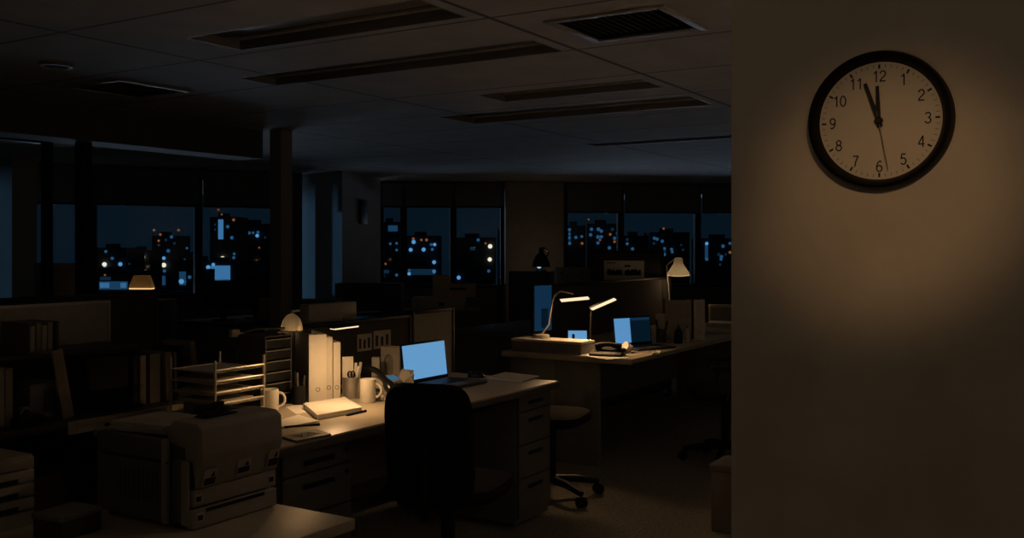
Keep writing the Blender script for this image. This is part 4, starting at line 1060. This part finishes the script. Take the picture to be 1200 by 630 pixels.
tower('low block with two small blue lamps near the slim post', 279, 318, 309, 130, [(286, 318.5, 2.2, 'blue'), (290, 321, 2.0, 'dim'), (289, 314, 1.8, 'dim')])
tower('near roof with two blue lamps at the window mullion', 218, 235, 316, 110, [(223, 324.5, 2.2, 'dim'), (223, 345, 2.0, 'dim')])
tower('building with a dim glowing top storey in the narrow far window', 446, 468, 260, 230,
      [(457.6, 285.5, 1.6, 'dim'), (465, 285, 1.6, 'dim'), (465, 292.8, 1.6, 'dim'), (448, 310.8, 1.7, 'orange'), (452, 309, 1.3, 'orange'), (448, 320.8, 2.2, 'blue'), (465, 322, 1.8, 'dim')], [(447.5, 450, 264, 271, 'faint'), (455, 466, 264, 271, 'block'), (449, 456, 316, 320, 'faint')])
tower('tower with bright lamps between the far mullions', 476, 514, 276, 240,
      [(485, 283.4, 2.4, 'blue'), (484.5, 279.6, 1.6, 'orange'), (494, 281, 1.5, 'orange'), (500, 281, 1.7, 'orange'), (481.5, 292.5, 2.3, 'blue'), (496.7, 292.2, 2.4, 'blue'), (505.5, 286.4, 1.8, 'dim'), (509.5, 286.4, 1.9, 'blue'), (506.8, 292, 1.9, 'dim'), (508.9, 307, 2.3, 'blue'), (508.9, 317.8, 2.3, 'pane'), (479.7, 316.5, 1.7, 'dim'), (479.7, 320.5, 2.0, 'blue'), (493, 318.5, 1.8, 'faint')], [(478, 510, 315, 322, 'faint')])
tower('dark building with two bright white lamps left of the broad column', 533, 580, 278, 230,
      [(560.5, 281, 1.9, 'dim'), (553.6, 291, 2.0, 'faint'), (574.5, 288.5, 2.6, 'white'), (574, 303.8, 2.5, 'white'), (572.8, 317.3, 1.9, 'dim'), (537.7, 325, 2.4, 'blue'), (569, 285, 1.2, 'orange')], [(551, 557, 289, 293, 'faint')])
tower('narrow building with three stacked blue lamps touching the broad column', 583, 598, 268, 220, [(588.6, 276.6, 2.0, 'dim'), (588.6, 287.5, 1.4, 'faint'), (588.6, 300.7, 2.2, 'blue'), (588.6, 314.8, 2.4, 'pane')])
tower('slim block with a lit strip just right of the broad column', 662, 686, 264, 250,
      [(667.3, 269, 1.9, 'dim'), (667.3, 274, 1.5, 'dim'), (667.3, 278.5, 1.8, 'dim'), (667.5, 285, 1.9, 'dim'), (674.8, 278, 1.9, 'dim'), (681.6, 277, 1.7, 'dim'), (682, 285, 1.6, 'orange')], [(666, 668.5, 269, 285, 'faint')])
tower('tower with many dim blue windows in the right far window', 688, 726, 262, 270,
      [(693, 268.5, 2.0, 'dim'), (692, 275, 2.1, 'dim'), (701, 268.5, 2.2, 'dim'), (704.5, 270.5, 2.0, 'dim'), (700.5, 277.5, 2.2, 'dim'), (704.5, 277.3, 2.0, 'dim'), (700.5, 284.5, 2.0, 'dim'), (717.5, 268.5, 1.9, 'faint'), (715, 274.5, 1.4, 'orange'), (723.4, 273, 1.9, 'dim'), (720, 279, 1.9, 'dim'), (720, 283, 1.5, 'orange'), (713.9, 290.2, 2.1, 'dim'), (703, 281, 1.3, 'orange')], [], [(690, 258, 1.2, 'red')])
tower('low dark block with four dim lamps right of the window tower', 729, 760, 276, 240,
      [(734.8, 280.4, 1.6, 'faint'), (734.8, 285.5, 1.8, 'dim'), (741, 291.4, 1.9, 'dim'), (736, 301.5, 1.8, 'dim'), (739.5, 300, 1.4, 'faint'), (750, 300, 1.7, 'faint')])
tower('block with dim stacked windows behind the cone lamp', 762, 808, 272, 260,
      [(766.5, 279, 1.9, 'dim'), (769.8, 280, 1.9, 'dim'), (766, 285, 1.7, 'faint'), (775.7, 282.5, 2.0, 'dim'), (778.6, 291, 1.6, 'dim'), (778.3, 298, 1.9, 'dim'), (786.7, 292, 1.9, 'dim'), (787.5, 295, 1.7, 'dim'), (798, 287, 1.3, 'faint'), (800, 292.5, 1.5, 'faint')], [(777, 780, 289, 299, 'faint')], [(778.4, 269, 1.4, 'orange')])
tower('building with a bright vertical light strip beside the clock wall edge', 821, 870, 279, 250,
      [(827.8, 285.2, 2.0, 'blue'), (827.8, 303.5, 2.0, 'dim'), (846.8, 288.3, 2.1, 'dim'), (842, 298, 2.0, 'faint'), (845, 300.5, 2.0, 'dim'), (844.5, 303.5, 1.8, 'dim'), (843.5, 309.8, 1.5, 'faint'), (855, 285, 1.8, 'dim'), (855, 295.5, 1.7, 'orange'), (850, 298, 1.4, 'faint')], [(826, 829.6, 286, 304, 'block')])

# ------------------------------------------------------------------ lights
w = bpy.data.worlds.new('night_sky'); S.world = w; w.use_nodes = True
nt = w.node_tree; bg = nt.nodes['Background']
tc = nt.nodes.new('ShaderNodeTexCoord'); sp = nt.nodes.new('ShaderNodeSeparateXYZ'); rp = nt.nodes.new('ShaderNodeValToRGB')
nt.links.new(tc.outputs['Generated'], sp.inputs[0]); nt.links.new(sp.outputs['Z'], rp.inputs[0]); nt.links.new(rp.outputs[0], bg.inputs[0])
rp.color_ramp.elements[0].position = 0; rp.color_ramp.elements[0].color = (*lin(7, 20, 30), 1)
rp.color_ramp.elements[1].position = .25; rp.color_ramp.elements[1].color = (*lin(5, 13, 21), 1)
bg.inputs[1].default_value = 1.0

# picture light on the clock, from above and behind the viewer
o = light('wall_spot', 'SPOT', (-.25, -.35, 2.2), 36, (1, .55, .24), spot_size=math.radians(14.5), spot_blend=1.0, shadow_soft_size=.06)
aim(o, (WX, .40, 1.54))
# weaker fill added further back to lift the whole of the clock wall
o = light('wall_fill_spot', 'SPOT', (-1.6, -1.6, 2.3), 14, (1, .72, .46), spot_size=math.radians(46), spot_blend=1.0, shadow_soft_size=.12)
aim(o, (WX, .1, .85))
# unseen fill light added behind the clock wall, washing the ceiling
o = light('ceiling_fill', 'AREA', (4.3, -2.1, .9), 21, (1, .72, .47), shape='DISK', size=.35); o.rotation_euler = (PI, 0, 0)
# low fill light added behind the viewer, no lamp known, shining at the ceiling
o = light('low_ceiling_fill', 'AREA', (-.6, .9, 1.15), 5, (1, .72, .47), shape='DISK', size=.3); o.rotation_euler = (PI, 0, 0)
# small downlight over the passage, catching the side table's corner
o = light('passage_downlight', 'SPOT', (2.75, 1.05, 2.5), 3.5, (1, .70, .45), spot_size=math.radians(38), spot_blend=1.0, shadow_soft_size=.05); aim(o, (2.0, 1.75, .72))
# added blue fill sun from the left; street glow below the far windows
o = light('blue_fill_sun', 'SUN', (0, 14, 6), .33, (.2, .55, 1.0), angle=math.radians(4)); o.rotation_euler = Vector((.42, -.9, -.05)).to_track_quat('-Z', 'Y').to_euler()
for px in (120, 700):
    q = ray(px, 36, -2.6); o = light('street_glow', 'AREA', q, 800, (.62, .76, 1.0), shape='RECTANGLE', size=12, size_y=3)
    aim(o, ray(px, 12, 2.0))

# ------------------------------------------------------------------ camera and view
cam = bpy.data.cameras.new('camera'); co = bpy.data.objects.new('camera', cam); C.objects.link(co)
co.location = (0, 0, HC); co.rotation_euler = (PI/2, 0, YAW-PI/2)
cam.sensor_width = 36; cam.lens = 36*FPX/1200; cam.shift_y = -(315-HOR)/1200
cam.clip_start = .05; cam.clip_end = 2000
S.camera = co
S.view_settings.view_transform = 'Standard'; S.view_settings.look = 'None'
S.view_settings.exposure = 0; S.view_settings.gamma = 1; S.view_settings.use_curve_mapping = False
